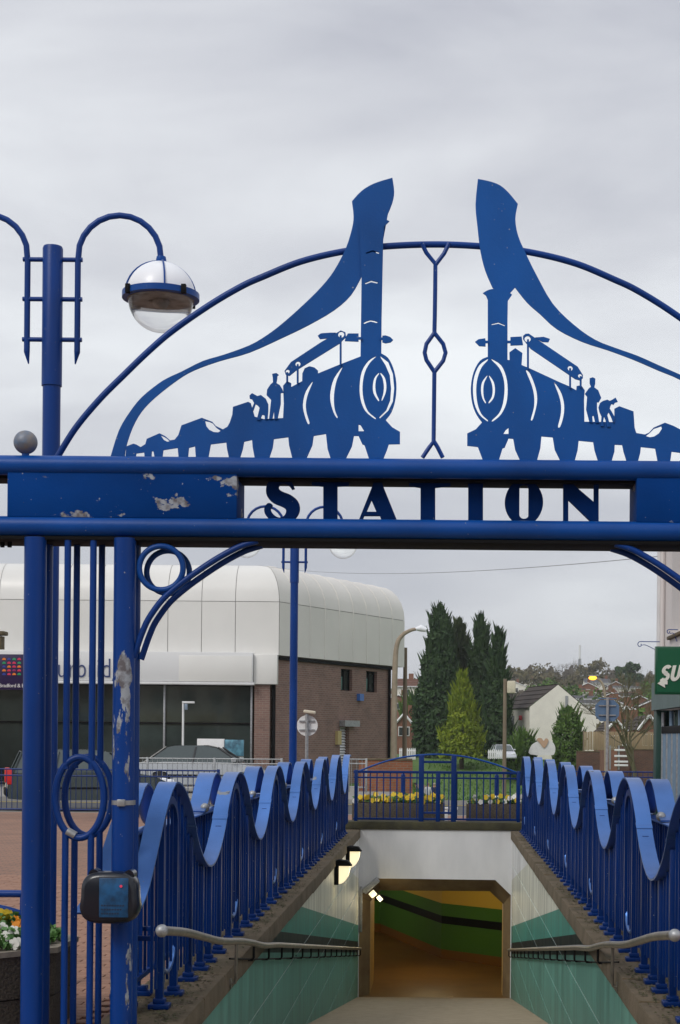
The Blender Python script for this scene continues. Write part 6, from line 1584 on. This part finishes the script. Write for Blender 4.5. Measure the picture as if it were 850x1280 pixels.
# evergreens and scrub on the hill
def hill_shrub(px, d, hh, w, m, seed, lab):
    x = P(px,850,d).x; g = ground_z(x,d); rr = random.Random(seed)
    cl = [(rr.gauss(0,.35)*w, rr.gauss(0,.3)*w, rr.uniform(.15,.85)*hh, rr.uniform(.2,.4)*w) for _ in range(9)]
    def fn(r_):
        c = r_.choice(cl); v = Vector((r_.gauss(0,1),r_.gauss(0,1),r_.gauss(0,1))).normalized()
        return Vector((x+c[0],d+c[1],g+c[2]))+v*c[3]*r_.uniform(.6,1.05), v, 1
    o = leaf_cloud(fn, 700, .9*hh/6, 'hillside_shrub', m, None, seed)
    tag(o, lab, 'shrub', 'bushes on the hillside')
k = 0
for px, dd, hh, w, mk in ((700,330,6,6,'ivy'),(712,300,5,6,'ivy'),(690,360,6,7,'ivy'),(727,280,5,5,'ivy'),(745,310,5,6,'ivy'),(760,260,5,5,'ivy'),(785,480,9,5,'cypress'),(792,470,8,4,'cypress'),(800,300,6,6,'ivy'),(814,260,6,5,'ivy'),(828,330,7,6,'ivy'),(650,470,7,8,'twig_green'),(675,520,6,8,'twig_green'),(740,540,7,8,'twig_green'),(508,320,6,6,'ivy'),(525,360,6,6,'ivy'),(838,200,5,5,'ivy'),(733,210,4,5,'ivy'),(720,240,5,6,'twig_green'),(705,250,4,6,'ivy')):
    k += 1; hill_shrub(px, dd, hh, w, M[mk], k, '%s rounded bush on the far hillside, %s' % ('dark green' if mk == 'cypress' else ('brown' if mk == 'twig_green' else 'green'), 'left of the cypresses' if px < 535 else ('above the cottage roof' if px < 700 else ('below the mast' if px < 731 else ('near the amber lamp' if px < 770 else 'above the large bare tree')))))
# hedge masses
def hedge(name, lab, x0, x1, d, hh, m, n, seed, size=.5):
    a, b_ = P(x0,0,d).x, P(x1,0,d).x
    def fn(r_):
        x = r_.uniform(a,b_); u = r_.random(); hh2 = hh*(.7+.3*sin(x*.8)+.15*sin(x*2.3))
        return Vector((x, d+r_.uniform(-.8,.8), ground_z(x,d)+hh2*u)), Vector((0,-1,.4)), 1
    o = leaf_cloud(fn, n, size, name, m, None, seed); tag(o, lab, 'undergrowth', kind='stuff')
hedge('undergrowth', 'dark tangled undergrowth behind the houses and wooden fence', 730, 850, 175, 3.0, M['twig_green'], 5000, 3, .6)
hedge('undergrowth', 'scrub behind the cottage between the cypresses and hill', 600, 760, 210, 4.0, M['cypress2'], 5000, 5, .7)
for k_, (d_, hh_, m_, n_) in enumerate(((620,5.5,'twig',6500),(500,4,'twig_green',3500),(400,3,'twig',1800))):
    hedge('woodland', 'brown leafless woodland covering the %s of the far hillside' % ('crest','upper slope','middle slope')[k_], 625, 860, d_, hh_, M[m_], n_, 20+k_, 1.1)
# grass tufts on the lawn
mb = MB(); rn = random.Random(8)
for k in range(16000):
    y = rn.uniform(44.5, 148)**1.0; x = rn.uniform(-1.3, .16*y); g = ground_z(x,y); s = rn.uniform(.04,.11)*(1+y/90); a = rn.uniform(0,3.14)
    w = Vector((cos(a),sin(a),0))*s*.35; c = Vector((x,y,g)); mb.bm.faces.new([mb.bm.verts.new(v) for v in (c-w, c+w, c+Vector((rn.gauss(0,.02),0,s)))])
o = part('grass', mb, foliage_mat('grass_blades', (.05,.12,.02), (.11,.20,.035), .8), None, recalc=False); tag(o, 'short green grass covering the lawn', 'grass', kind='stuff')

# ================================================================== THE STREET BEHIND THE CAMERA (unseen, added for the dark glass to reflect)
M['shop_brick'] = bricks('street_brick', (.22,.11,.08), (.17,.085,.06), (.2,.18,.16), .225, .075, 'xz')
def unseen_shop(x0, x1, h, m, label, sign):
    y = -26; t = thing('unseen_shop', label, 'shop', ((x0+x1)/2,y,-.1)); n = max(2, int((x1-x0)/2.4)); w_ = (x1-x0)/n
    ops = []
    for k in range(n):
        for zz_ in ((4.0,5.6),(6.6,8.0)):
            if zz_[1] < h-.3: ops.append((w_*(k+.28), w_*(k+.72), zz_[0], zz_[1]))
    ops.append((.4, x1-x0-.4, .5, 2.7))
    wall_open('front_wall', Vector((x1,y)), Vector((-1,0)), Vector((0,-1)), x1-x0, -.1, h, ops, m, t)
    for (u0,u1,a0,a1) in ops:
        mb = MB(); mb.quad((x1-u0,y-.2,a0),(x1-u1,y-.2,a0),(x1-u1,y-.2,a1),(x1-u0,y-.2,a1)); part('window_pane', mb, M['glass_dark'], t)
    mb = MB(); mb.box((x0+.1,y+.005,2.8),(x1-.1,y+.25,3.5), bev=.02); part('shop_fascia', mb, sign, t)
    mb = MB(); mb.prism([(x0,y+.3,h),(x0,y-9,h),(x0,y-4.5,h+2.6)], (x1-x0-.02,0,0)); part('roof', mb, M['roof_slate'], t)
    for xx in (x0, x1-.2):
        mb = MB(); mb.box((xx,y-9,-.1),(xx+.19,y-.01,h-.01)); part('party_wall', mb, m, t)
for k, (x0, x1, h, m_, lb, sg) in enumerate(((-62,-50,8.8,M['shop_wall'],'unseen pale rendered shop behind the viewer, far left of the row',M['green_paint']),(-50,-39,7.2,M['shop_brick'],'unseen low brick shop behind the viewer beside the pale one',M['white_paint']),(-39,-28,9.2,M['shop_brick'],'unseen tall brick shop behind the viewer, second tallest roof',M['blue']),
    (-28,-18,8.4,M['cream'],'unseen cream shop behind the viewer in the middle of the row',mat('yellow_fascia',(.6,.4,.03),.5)),(-18,-7,9.6,M['shop_brick'],'unseen tallest brick shop behind the viewer',M['green_paint']),(-7,4,7.4,M['shop_wall'],'unseen low pale shop directly behind the viewer',M['red']),(4,16,8.8,M['shop_brick'],'unseen brick shop behind the viewer, right end of the row',M['white_paint']))):
    unseen_shop(x0, x1, h, m_, lb, sg)

# ================================================================== AIR
mb = MB(); mb.box((-1000,-80,-30),(1000,2600,60))
hz = part('haze', mb, None, None)
hm_ = bpy.data.materials.new('haze'); hm_.use_nodes = True; t = hm_.node_tree; t.nodes.clear()
v = nn(t,'ShaderNodeVolumePrincipled'); v.inputs['Color'].default_value = (.86,.89,.93,1); v.inputs['Density'].default_value = .00022
o = nn(t,'ShaderNodeOutputMaterial'); t.links.new(v.outputs[0], o.inputs['Volume']); hz.data.materials.append(hm_); tag(hz, 'thin winter haze over the town', 'haze', kind='stuff')
